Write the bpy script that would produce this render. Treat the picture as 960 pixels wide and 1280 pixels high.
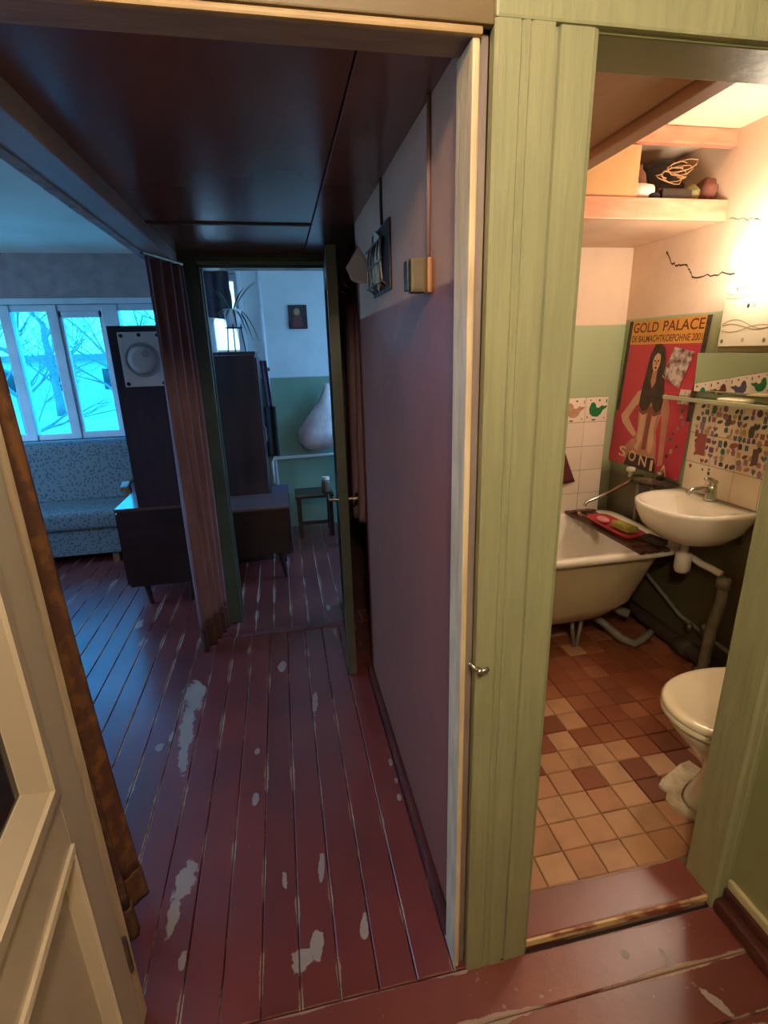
import bpy, bmesh, math, random
from mathutils import Vector, Matrix, Euler, noise as mnoise
random.seed(7)
S = bpy.context.scene
for o in list(bpy.data.objects): bpy.data.objects.remove(o, do_unlink=True)
COL = S.collection
PI = math.pi

# ------------------------------------------------------------ camera
H = 1.6
cam_d = bpy.data.cameras.new('camera'); cam = bpy.data.objects.new('camera', cam_d); COL.objects.link(cam)
pitch, yaw, roll = math.radians(17.44), math.radians(10.78), math.radians(-1.65)
fw = Vector((math.sin(yaw)*math.cos(pitch), math.cos(yaw)*math.cos(pitch), -math.sin(pitch)))
rt = Vector((math.cos(yaw), -math.sin(yaw), 0)); up = rt.cross(fw)
r2 = math.cos(roll)*rt + math.sin(roll)*up; u2 = -math.sin(roll)*rt + math.cos(roll)*up
M = Matrix.Identity(4)
for i in range(3):
    M[i][0] = r2[i]; M[i][1] = u2[i]; M[i][2] = -fw[i]
M.translation = Vector((0, 0, H))
cam.matrix_world = M
cam_d.sensor_fit = 'VERTICAL'; cam_d.sensor_height = 36.0; cam_d.lens = 36.0*640/1280
cam_d.clip_start = 0.02
S.camera = cam
# ------------------------------------------------------------ world, lights, exposure
S.view_settings.view_transform = 'Standard'; S.view_settings.look = 'None'
S.view_settings.gamma = 1.0; S.view_settings.use_curve_mapping = False
S.view_settings.exposure = 0.0
W = bpy.data.worlds.new('world'); S.world = W; W.use_nodes = True
bg = W.node_tree.nodes['Background']
SKY_COL = (0.26, 0.55, 1.0); SKY_STR = 18.0
bg.inputs[0].default_value = (*SKY_COL, 1); bg.inputs[1].default_value = SKY_STR

def portal(x0, x1, z0, z1, y):
    d = bpy.data.lights.new('window_portal', 'AREA'); d.shape = 'RECTANGLE'; d.size = x1-x0; d.size_y = z1-z0
    d.cycles.is_portal = True
    o = bpy.data.objects.new('window_portal', d); COL.objects.link(o)
    if y is None: o.location = (-3.73, (x0+x1)/2, (z0+z1)/2); o.rotation_euler = (-PI/2, 0, -PI/2+PI)
    elif y == 'R': o.location = (2.13, (x0+x1)/2, (z0+z1)/2); o.rotation_euler = (-PI/2, 0, -PI/2)
    else: o.location = ((x0+x1)/2, y, (z0+z1)/2); o.rotation_euler = (-PI/2, 0, 0)
portal(-2.95, -0.90, 0.93, 2.04, 5.24)
portal(2.5, 4.3, .85, 2.15, None)
portal(-0.56, -0.27, 0.95, 2.25, 5.12)
portal(3.3, 4.6, .85, 2.2, 'R')
GLOBE = 82.0        # bathroom globe lamp emission
ENTRY = 195.0        # entry ceiling lamp emission

# ------------------------------------------------------------ materials
MATS = {}
def mat(name, col, col2=None, scale=6.0, stretch=(1, 1, 1), rough=0.5, bump=0.0, bscale=None, metal=0.0,
        detail=4.0, lo=0.35, hi=0.7, rand=0.0, spec=0.5, rough2=None, coat=0.0):
    m = bpy.data.materials.new(name); m.use_nodes = True; nt = m.node_tree; N = nt.nodes; Lk = nt.links
    p = N['Principled BSDF']
    p.inputs['Roughness'].default_value = rough; p.inputs['Metallic'].default_value = metal
    p.inputs['Specular IOR Level'].default_value = spec
    p.inputs['Coat Weight'].default_value = coat
    tc = N.new('ShaderNodeTexCoord'); mp = N.new('ShaderNodeMapping'); mp.inputs['Scale'].default_value = stretch
    Lk.new(tc.outputs['Object'], mp.inputs[0])
    vec = mp.outputs[0]
    if rand:
        oi = N.new('ShaderNodeObjectInfo'); ad = N.new('ShaderNodeVectorMath'); ad.operation = 'ADD'
        ml = N.new('ShaderNodeMath'); ml.operation = 'MULTIPLY'; ml.inputs[1].default_value = 37.0
        Lk.new(oi.outputs['Random'], ml.inputs[0]); Lk.new(mp.outputs[0], ad.inputs[0]); Lk.new(ml.outputs[0], ad.inputs[1])
        vec = ad.outputs[0]
    nz = N.new('ShaderNodeTexNoise'); nz.inputs['Scale'].default_value = scale; nz.inputs['Detail'].default_value = detail
    Lk.new(vec, nz.inputs['Vector'])
    rp = N.new('ShaderNodeValToRGB'); rp.color_ramp.elements[0].position = lo; rp.color_ramp.elements[1].position = hi
    c2 = col2 if col2 else tuple(c*0.86 for c in col)
    rp.color_ramp.elements[0].color = (*col, 1); rp.color_ramp.elements[1].color = (*c2, 1)
    Lk.new(nz.outputs['Fac'], rp.inputs[0])
    out = rp.outputs[0]
    if rand:
        hs = N.new('ShaderNodeHueSaturation'); mr = N.new('ShaderNodeMapRange')
        mr.inputs['To Min'].default_value = 1-rand; mr.inputs['To Max'].default_value = 1+rand
        Lk.new(oi.outputs['Random'], mr.inputs['Value']); Lk.new(mr.outputs[0], hs.inputs['Value']); Lk.new(out, hs.inputs['Color'])
        out = hs.outputs[0]
    Lk.new(out, p.inputs['Base Color'])
    if bump:
        b = N.new('ShaderNodeBump'); b.inputs['Strength'].default_value = bump; b.inputs['Distance'].default_value = 0.004
        n2 = N.new('ShaderNodeTexNoise'); n2.inputs['Scale'].default_value = bscale or scale*3; n2.inputs['Detail'].default_value = 5
        Lk.new(vec, n2.inputs['Vector']); Lk.new(n2.outputs['Fac'], b.inputs['Height']); Lk.new(b.outputs[0], p.inputs['Normal'])
    m['_out'] = 1
    MATS[name] = m
    return m
def sp(h):  # sRGB hex -> linear
    v = [int(h[i:i+2], 16)/255 for i in (0, 2, 4)]
    return tuple(c/12.92 if c <= 0.04045 else ((c+0.055)/1.055)**2.4 for c in v)

def twotone(name, low, high, z, rough_low=0.35, rough_high=0.85, grime=0.15, low2=None, z2=None, bump=0.25, line=0.004):
    m = bpy.data.materials.new(name); m.use_nodes = True; nt = m.node_tree; N = nt.nodes; Lk = nt.links
    p = N['Principled BSDF']
    g = N.new('ShaderNodeNewGeometry'); sx = N.new('ShaderNodeSeparateXYZ'); Lk.new(g.outputs['Position'], sx.inputs[0])
    nz = N.new('ShaderNodeTexNoise'); nz.inputs['Scale'].default_value = 3.0; nz.inputs['Detail'].default_value = 6; Lk.new(g.outputs['Position'], nz.inputs['Vector'])
    wob = N.new('ShaderNodeMath'); wob.operation = 'MULTIPLY_ADD'; wob.inputs[1].default_value = 0.012; Lk.new(nz.outputs['Fac'], wob.inputs[0]); Lk.new(sx.outputs['Z'], wob.inputs[2])
    mr = N.new('ShaderNodeMapRange'); mr.inputs['From Min'].default_value = z-line+0.006; mr.inputs['From Max'].default_value = z+line+0.006
    Lk.new(wob.outputs[0], mr.inputs['Value'])
    mx = N.new('ShaderNodeMix'); mx.data_type = 'RGBA'; Lk.new(mr.outputs[0], mx.inputs[0])
    mx.inputs[6].default_value = (*low, 1); mx.inputs[7].default_value = (*high, 1)
    out = mx.outputs[2]
    if low2:
        mr2 = N.new('ShaderNodeMapRange'); mr2.inputs['From Min'].default_value = z2-0.05; mr2.inputs['From Max'].default_value = z2+0.05
        Lk.new(wob.outputs[0], mr2.inputs['Value'])
        mx2 = N.new('ShaderNodeMix'); mx2.data_type = 'RGBA'; mx2.inputs[6].default_value = (*low2, 1)
        Lk.new(mr2.outputs[0], mx2.inputs[0]); Lk.new(out, mx2.inputs[7]); out = mx2.outputs[2]
    n2 = N.new('ShaderNodeTexNoise'); n2.inputs['Scale'].default_value = 1.7; n2.inputs['Detail'].default_value = 8; n2.inputs['Roughness'].default_value = 0.65
    Lk.new(g.outputs['Position'], n2.inputs['Vector'])
    mr3 = N.new('ShaderNodeMapRange'); mr3.inputs['From Min'].default_value = 0.3; mr3.inputs['From Max'].default_value = 0.7
    mr3.inputs['To Min'].default_value = 1-grime; mr3.inputs['To Max'].default_value = 1+grime*0.5; Lk.new(n2.outputs['Fac'], mr3.inputs['Value'])
    hs = N.new('ShaderNodeHueSaturation'); Lk.new(mr3.outputs[0], hs.inputs['Value']); Lk.new(out, hs.inputs['Color'])
    Lk.new(hs.outputs[0], p.inputs['Base Color'])
    mrr = N.new('ShaderNodeMix'); mrr.data_type = 'FLOAT'; mrr.inputs[2].default_value = rough_low; mrr.inputs[3].default_value = rough_high
    Lk.new(mr.outputs[0], mrr.inputs[0]); Lk.new(mrr.outputs[0], p.inputs['Roughness'])
    n3 = N.new('ShaderNodeTexNoise'); n3.inputs['Scale'].default_value = 14; n3.inputs['Detail'].default_value = 5; Lk.new(g.outputs['Position'], n3.inputs['Vector'])
    b = N.new('ShaderNodeBump'); b.inputs['Strength'].default_value = bump; b.inputs['Distance'].default_value = 0.01
    Lk.new(n3.outputs['Fac'], b.inputs['Height']); Lk.new(b.outputs[0], p.inputs['Normal'])
    MATS[name] = m
    return m

# worn paint patches on the floor: (x, y, half width, half length, angle)
PATCH = [(-.545, 2.30, .055, .14, .12), (-.545, 2.08, .035, .20, .05), (-.53, 1.88, .022, .10, .1), (-.43, 1.32, .035, .09, -.1), (-.45, 1.21, .02, .07, 0), (-.115, 2.45, .022, .085, -.15),
         (.027, 2.54, .018, .05, 0), (.036, 2.10, .014, .10, -.1), (-.224, 1.84, .012, .02, 0), (-.222, 1.595, .014, .028, 0),
         (.0, 1.27, .014, .06, -.15), (-.118, 1.255, .012, .03, 0), (-.078, 1.015, .034, .035, .3), (-.03, 1.045, .02, .045, 0), (.108, 1.06, .014, .04, -.2), (.312, 1.66, .009, .022, 0),
         (.314, 1.565, .009, .016, 0), (.308, 1.48, .01, .018, 0), (-.64, 1.96, .018, .03, 0), (-.60, 2.02, .016, .035, 0), (-.70, 1.75, .012, .05, 0),
         (.055, 2.95, .012, .06, 0), (.19, 3.05, .014, .05, 0), (.20, 2.72, .01, .08, 0), (-.30, 2.66, .01, .05, 0), (-.92, 2.9, .03, .05, 0), (-1.0, 3.12, .03, .06, 0), (-.40, 1.08, .012, .03, 0),
         (.95, .70, .012, .05, .5), (.90, .80, .01, .03, 0), (1.02, .62, .03, .02, 0), (.80, .84, .012, .012, 0)]
def paint_floor(name, base, base2, along='Y', half=.054, wear=0.5, rough=.22, patches=True, spk=.77, edge=(.34, .21, .16), thr=.0075):
    m = bpy.data.materials.new(name); m.use_nodes = True; nt = m.node_tree; N = nt.nodes; Lk = nt.links
    p = N['Principled BSDF']; p.inputs['Specular IOR Level'].default_value = .8; p.inputs['Coat Weight'].default_value = .2; p.inputs['Coat Roughness'].default_value = .3
    def math_(op, a, b=None, c=None):
        n = N.new('ShaderNodeMath'); n.operation = op
        for i, v in enumerate((a, b, c)):
            if v is None: continue
            if isinstance(v, (int, float)): n.inputs[i].default_value = v
            else: Lk.new(v, n.inputs[i])
        return n.outputs[0]
    g = N.new('ShaderNodeNewGeometry'); pos = g.outputs['Position']
    tc = N.new('ShaderNodeTexCoord'); sx = N.new('ShaderNodeSeparateXYZ'); Lk.new(tc.outputs['Object'], sx.inputs[0])
    oi = N.new('ShaderNodeObjectInfo')
    nz = N.new('ShaderNodeTexNoise'); nz.inputs['Scale'].default_value = 22; nz.inputs['Detail'].default_value = 6; nz.inputs['Roughness'].default_value = .65; Lk.new(pos, nz.inputs['Vector'])
    big = N.new('ShaderNodeTexNoise'); big.inputs['Scale'].default_value = 2.2; big.inputs['Detail'].default_value = 5; Lk.new(pos, big.inputs['Vector'])
    rp = N.new('ShaderNodeValToRGB'); rp.color_ramp.elements[0].position = .3; rp.color_ramp.elements[1].position = .7
    rp.color_ramp.elements[0].color = (*base, 1); rp.color_ramp.elements[1].color = (*base2, 1); Lk.new(big.outputs['Fac'], rp.inputs[0])
    hs = N.new('ShaderNodeHueSaturation'); mr = N.new('ShaderNodeMapRange'); mr.inputs['To Min'].default_value = .85; mr.inputs['To Max'].default_value = 1.12
    Lk.new(oi.outputs['Random'], mr.inputs['Value']); Lk.new(mr.outputs[0], hs.inputs['Value']); Lk.new(rp.outputs[0], hs.inputs['Color'])
    col = hs.outputs[0]
    # worn edges of each plank
    e = math_('SUBTRACT', half, math_('ABSOLUTE', sx.outputs['X' if along == 'Y' else 'Y']))   # distance to the edge
    sc = N.new('ShaderNodeTexNoise'); sc.inputs['Scale'].default_value = 4; sc.inputs['Detail'].default_value = 7; sc.inputs['Roughness'].default_value = .7; Lk.new(pos, sc.inputs['Vector'])
    w = math_('MULTIPLY', math_('MAXIMUM', math_('SUBTRACT', sc.outputs['Fac'], 1-wear), 0), thr*8)
    em = N.new('ShaderNodeMapRange'); em.inputs['From Min'].default_value = .0; em.inputs['From Max'].default_value = .0015
    Lk.new(math_('SUBTRACT', w, e), em.inputs['Value'])
    mx = N.new('ShaderNodeMix'); mx.data_type = 'RGBA'; Lk.new(em.outputs[0], mx.inputs[0]); Lk.new(col, mx.inputs[6]); mx.inputs[7].default_value = (*edge, 1)
    col = mx.outputs[2]; mask = em.outputs[0]
    if patches:
        px = N.new('ShaderNodeSeparateXYZ'); Lk.new(pos, px.inputs[0])
        n4 = N.new('ShaderNodeTexNoise'); n4.inputs['Scale'].default_value = 17; n4.inputs['Detail'].default_value = 4; Lk.new(pos, n4.inputs['Vector'])
        best = None
        for (x, y, a, b, ang) in PATCH:
            vm = N.new('ShaderNodeMapping'); vm.vector_type = 'TEXTURE'
            vm.inputs['Location'].default_value = (x, y, 0); vm.inputs['Rotation'].default_value = (0, 0, ang); vm.inputs['Scale'].default_value = (a, b, 1e3)
            Lk.new(pos, vm.inputs[0])
            ln = N.new('ShaderNodeVectorMath'); ln.operation = 'LENGTH'; Lk.new(vm.outputs[0], ln.inputs[0])
            best = ln.outputs['Value'] if best is None else math_('MINIMUM', best, ln.outputs['Value'])
        best = math_('ADD', best, math_('MULTIPLY', math_('SUBTRACT', n4.outputs['Fac'], .45), 1.7))
        n5 = N.new('ShaderNodeTexNoise'); n5.inputs['Scale'].default_value = 55; n5.inputs['Detail'].default_value = 6; n5.inputs['Roughness'].default_value = .7; Lk.new(pos, n5.inputs['Vector'])
        best = math_('ADD', best, math_('MULTIPLY', math_('SUBTRACT', n5.outputs['Fac'], .5), 1.3))
        pm = N.new('ShaderNodeMapRange'); pm.inputs['From Min'].default_value = .95; pm.inputs['From Max'].default_value = .85; Lk.new(best, pm.inputs['Value'])
        mx3 = N.new('ShaderNodeMix'); mx3.data_type = 'RGBA'; Lk.new(pm.outputs[0], mx3.inputs[0]); Lk.new(col, mx3.inputs[6]); mx3.inputs[7].default_value = (.30, .25, .23, 1)
        col = mx3.outputs[2]; mask = math_('MAXIMUM', mask, pm.outputs[0])
    s1 = N.new('ShaderNodeTexNoise'); s1.inputs['Scale'].default_value = 48; s1.inputs['Detail'].default_value = 3; Lk.new(pos, s1.inputs['Vector'])
    s2 = N.new('ShaderNodeTexNoise'); s2.inputs['Scale'].default_value = 3.5; s2.inputs['Detail'].default_value = 3; Lk.new(pos, s2.inputs['Vector'])
    smk = N.new('ShaderNodeMapRange'); smk.inputs['From Min'].default_value = spk; smk.inputs['From Max'].default_value = spk+.02
    Lk.new(math_('ADD', s1.outputs['Fac'], math_('MULTIPLY', math_('SUBTRACT', s2.outputs['Fac'], .5), .35)), smk.inputs['Value'])
    mx5 = N.new('ShaderNodeMix'); mx5.data_type = 'RGBA'; Lk.new(math_('MULTIPLY', smk.outputs[0], .75), mx5.inputs[0]); Lk.new(col, mx5.inputs[6]); mx5.inputs[7].default_value = (*edge, 1)
    col = mx5.outputs[2]
    Lk.new(col, p.inputs['Base Color'])
    rr = N.new('ShaderNodeMapRange'); rr.inputs['To Min'].default_value = rough; rr.inputs['To Max'].default_value = rough+.25; Lk.new(big.outputs['Fac'], rr.inputs['Value'])
    Lk.new(math_('ADD', rr.outputs[0], math_('MULTIPLY', mask, .4)), p.inputs['Roughness'])
    bp = N.new('ShaderNodeBump'); bp.inputs['Strength'].default_value = .3; bp.inputs['Distance'].default_value = .003
    Lk.new(math_('SUBTRACT', nz.outputs['Fac'], mask), bp.inputs['Height']); Lk.new(bp.outputs[0], p.inputs['Normal'])
    MATS[name] = m
    return m

def emission(name, col, st):
    m = bpy.data.materials.new(name); m.use_nodes = True; N = m.node_tree.nodes
    p = N['Principled BSDF']; p.inputs['Base Color'].default_value = (.9, .88, .8, 1)
    p.inputs['Emission Color'].default_value = (*col, 1); p.inputs['Emission Strength'].default_value = st
    return m
def glass(name, tint=(.9, .95, .95), refl=.12, rough=.02):
    m = bpy.data.materials.new(name); m.use_nodes = True; nt = m.node_tree; N = nt.nodes; Lk = nt.links
    N.remove(N['Principled BSDF'])
    t = N.new('ShaderNodeBsdfTransparent'); t.inputs[0].default_value = (*tint, 1)
    gl = N.new('ShaderNodeBsdfGlossy'); gl.inputs['Roughness'].default_value = rough
    lw = N.new('ShaderNodeLayerWeight'); lw.inputs[0].default_value = refl
    mx = N.new('ShaderNodeMixShader'); Lk.new(lw.outputs['Fresnel'], mx.inputs[0]); Lk.new(t.outputs[0], mx.inputs[1]); Lk.new(gl.outputs[0], mx.inputs[2])
    Lk.new(mx.outputs[0], N['Material Output'].inputs[0])
    return m
def spotted(name, base, spot, scale=40, rough=.9):
    m = bpy.data.materials.new(name); m.use_nodes = True; nt = m.node_tree; N = nt.nodes; Lk = nt.links
    p = N['Principled BSDF']; p.inputs['Roughness'].default_value = rough
    tc = N.new('ShaderNodeTexCoord'); v = N.new('ShaderNodeTexVoronoi'); v.inputs['Scale'].default_value = scale; Lk.new(tc.outputs['Object'], v.inputs['Vector'])
    rp = N.new('ShaderNodeValToRGB'); rp.color_ramp.elements[0].position = .28; rp.color_ramp.elements[1].position = .42
    rp.color_ramp.elements[0].color = (*spot, 1); rp.color_ramp.elements[1].color = (*base, 1)
    Lk.new(v.outputs['Distance'], rp.inputs[0]); Lk.new(rp.outputs[0], p.inputs['Base Color'])
    nz = N.new('ShaderNodeTexNoise'); nz.inputs['Scale'].default_value = 160; Lk.new(tc.outputs['Object'], nz.inputs['Vector'])
    b = N.new('ShaderNodeBump'); b.inputs['Strength'].default_value = .4; b.inputs['Distance'].default_value = .003
    Lk.new(nz.outputs['Fac'], b.inputs['Height']); Lk.new(b.outputs[0], p.inputs['Normal'])
    return m

mGreen = mat('green_gloss_paint', sp('9C9B78'), sp('8F9070'), scale=5, stretch=(8, 8, .8), rough=.42, bump=.45, bscale=9)
mGreenPanel = mat('green_wall_gloss', sp('8F9168'), sp('82855E'), scale=3, rough=.35, bump=.3, bscale=12)
mCream = mat('cream_frame_paint', sp('E8D0A8'), sp('CBB08C'), scale=9, stretch=(4, 4, .8), rough=.5, bump=.5, bscale=20)
mGreyFrame = mat('worn_grey_frame', sp('93827A'), sp('7A6A66'), scale=9, stretch=(4, 4, .6), rough=.6, bump=.5, bscale=20)
mTop = mat('dull_ochre_frame', sp('75603F'), sp('665336'), scale=4, stretch=(.6, 4, 4), rough=.5, bump=.4)
mDoor = mat('cream_door_gloss', sp('D8C7AE'), sp('C9B79E'), scale=3, stretch=(1, 1, .3), rough=.3, bump=.12, bscale=8)
mDarkCeil = mat('dark_brown_gloss_panel', sp('86564A'), sp('78493E'), scale=2, spec=.8, rough=.22, bump=.05, bscale=6)
mDarkBrown = mat('dark_brown_paint', sp('3E2421'), sp('2E1A18'), scale=5, rough=.4)
mBeam = mat('greyish_beam_paint', sp('BDB4B6'), sp('A0989A'), scale=6, stretch=(1, .4, 1), rough=.5, bump=.4)
mDarkGreen = mat('dark_green_gloss', sp('46544A'), sp('39463E'), scale=4, rough=.25, bump=.2)
mHall = twotone('hall_wall_paint', sp('9C5C4C'), sp('CB9A84'), 1.73, rough_low=.4)
mKitchen = twotone('kitchen_wall_paint', sp('7C9A88'), sp('D9DCE0'), 1.40)
mBath = twotone('bath_wall_paint', sp('ABB58C'), sp('E9CDB2'), 1.71, low2=sp('6E6A4C'), z2=.87, grime=.12)
mBathDark = twotone('bath_sinkwall_paint', sp('A9B38B'), sp('E6C9AE'), 1.735, low2=sp('5E563F'), z2=.88, grime=.15)
mEntryWall = twotone('entry_wall_paint', sp('8F9664'), sp('CFC4A8'), 2.2, grime=.1)
mWallpaper = mat('mauve_wallpaper', sp('B39A9C'), sp('9C8488'), scale=9, rough=.85)
mWhiteCeil = mat('whitewash_ceiling', sp('EDE6DC'), sp('DDD4C8'), scale=2, rough=.9)
mBathCeil = mat('bath_whitewash', sp('EBD9BE'), sp('DFCBB0'), scale=2, rough=.9)
mFrameW = mat('white_window_paint', sp('D8DEE4'), sp('C4CCD4'), scale=6, rough=.4)
RED, RED2 = sp('7A3A38'), sp('5E2A2C')
mFloor = paint_floor('red_floor_paint_hall', RED, RED2, 'Y', .0525, wear=.56)
mFloorE = paint_floor('red_floor_paint_entry', sp('80423C'), sp('642E2B'), 'X', .0605, wear=.6, spk=.70)
mFloorB = mat('dark_subfloor', (.03, .016, .014), rough=.9)
mBase = mat('brown_skirting_paint', sp('5A2E2A'), sp('43211F'), scale=6, rough=.35)
mWhite = mat('white_enamel', sp('F3E9DB'), sp('EADFCE'), scale=2, rough=.12, spec=.6)
mTubOut = mat('aged_tub_outside', sp('C9BB98'), sp('B3A482'), scale=4, rough=.4, bump=.1)
mTileW = mat('white_glazed_tile', sp('F2DFCB'), sp('EAD4BE'), scale=3, rough=.15, rand=.04)
mGrout = mat('dirty_grout', sp('8F8468'), sp('7B7158'), rough=.9)
mChrome = mat('chrome', (.62, .6, .56), (.5, .48, .45), scale=20, rough=.22, metal=1)
mBrass = mat('old_metal', (.33, .28, .22), (.2, .16, .12), scale=30, rough=.45, metal=1)
mGreyPipe = mat('grey_painted_pipe', sp('8C8678'), sp('6C665A'), scale=12, rough=.5)
mDarkPipe = mat('dark_rusty_pipe', sp('4B4036'), sp('35291F'), scale=18, rough=.7)
mPlasticW = mat('white_plastic', sp('E6DCCB'), sp('D9CDB9'), rough=.4)
mBlack = mat('black_cloth', (.012, .011, .014), (.02, .018, .022), rough=.9)
mWoodDark = mat('dark_polished_wood', sp('3A2730'), sp('2A1C24'), scale=3, stretch=(6, 6, .7), rough=.32)
mWoodDark2 = mat('dark_veneer_low', sp('32211F'), sp('231615'), scale=3, stretch=(1, 6, 6), rough=.3)
mSofa = spotted('patterned_sofa_fabric', sp('6C7478'), sp('454D53'), 46)
mCurtM = mat('mauve_curtain_cloth', sp('7E5F66'), sp('664A52'), scale=10, stretch=(1, 1, .3), rough=.85, bump=.2, bscale=120)
mCurtB = mat('brown_gold_brocade', sp('5E3C2A'), sp('80562E'), scale=26, stretch=(1, 1, .7), rough=.6, bump=.5, bscale=60, lo=.5, hi=.62)
mHem = mat('curtain_hem_cloth', sp('4A2B22'), sp('38201A'), scale=12, rough=.8)
mPaper = mat('yellowed_paper', sp('C8B098'), sp('B49A82'), scale=5, rough=.9)
mCard = mat('tan_cardboard', sp('D3A878'), sp('C09466'), scale=4, rough=.85)
mPink = mat('pink_salmon_paint', sp('DE9C80'), sp('C98468'), scale=5, stretch=(1.5, 6, 6), rough=.4, bump=.15)
mPinkPale = mat('pale_pink_underside', sp('DDBBA0'), sp('CBA78C'), scale=4, rough=.55)
mLoft = mat('brown_loft_paint', sp('C6987A'), sp('B5876A'), scale=3, stretch=(4, .6, 4), rough=.45, bump=.1)
mLoftDark = mat('loft_gap', sp('3A2418'), rough=.8)
mMirror = mat('mirror_silver', (.82, .83, .78), (.8, .8, .75), rough=.015, metal=1)
mGlass = glass('window_glass')
mGlassD = glass('sky_dimming_glass', (.46, .45, .44))  # pane tint darkened to tone down the overbright sky in the kitchen window
mGlassC = glass('cyan_tinted_glass', (.19, .62, .74))  # tint turns the sky view cyan and cuts its brightness
mShelfGlass = glass('shelf_glass', (.82, .92, .84), .35, .05)
mDoorGlass = mat('dark_door_glass', (.012, .011, .010), (.02, .018, .016), rough=.08, spec=.7)
mBark = mat('tree_bark', sp('8A8680'), sp('75716C'), scale=14, stretch=(3, 3, .6), rough=.95)
mSoil = mat('pale_yard_ground', sp('BDBDB4'), sp('8E9A84'), scale=.6, rough=1)

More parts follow.
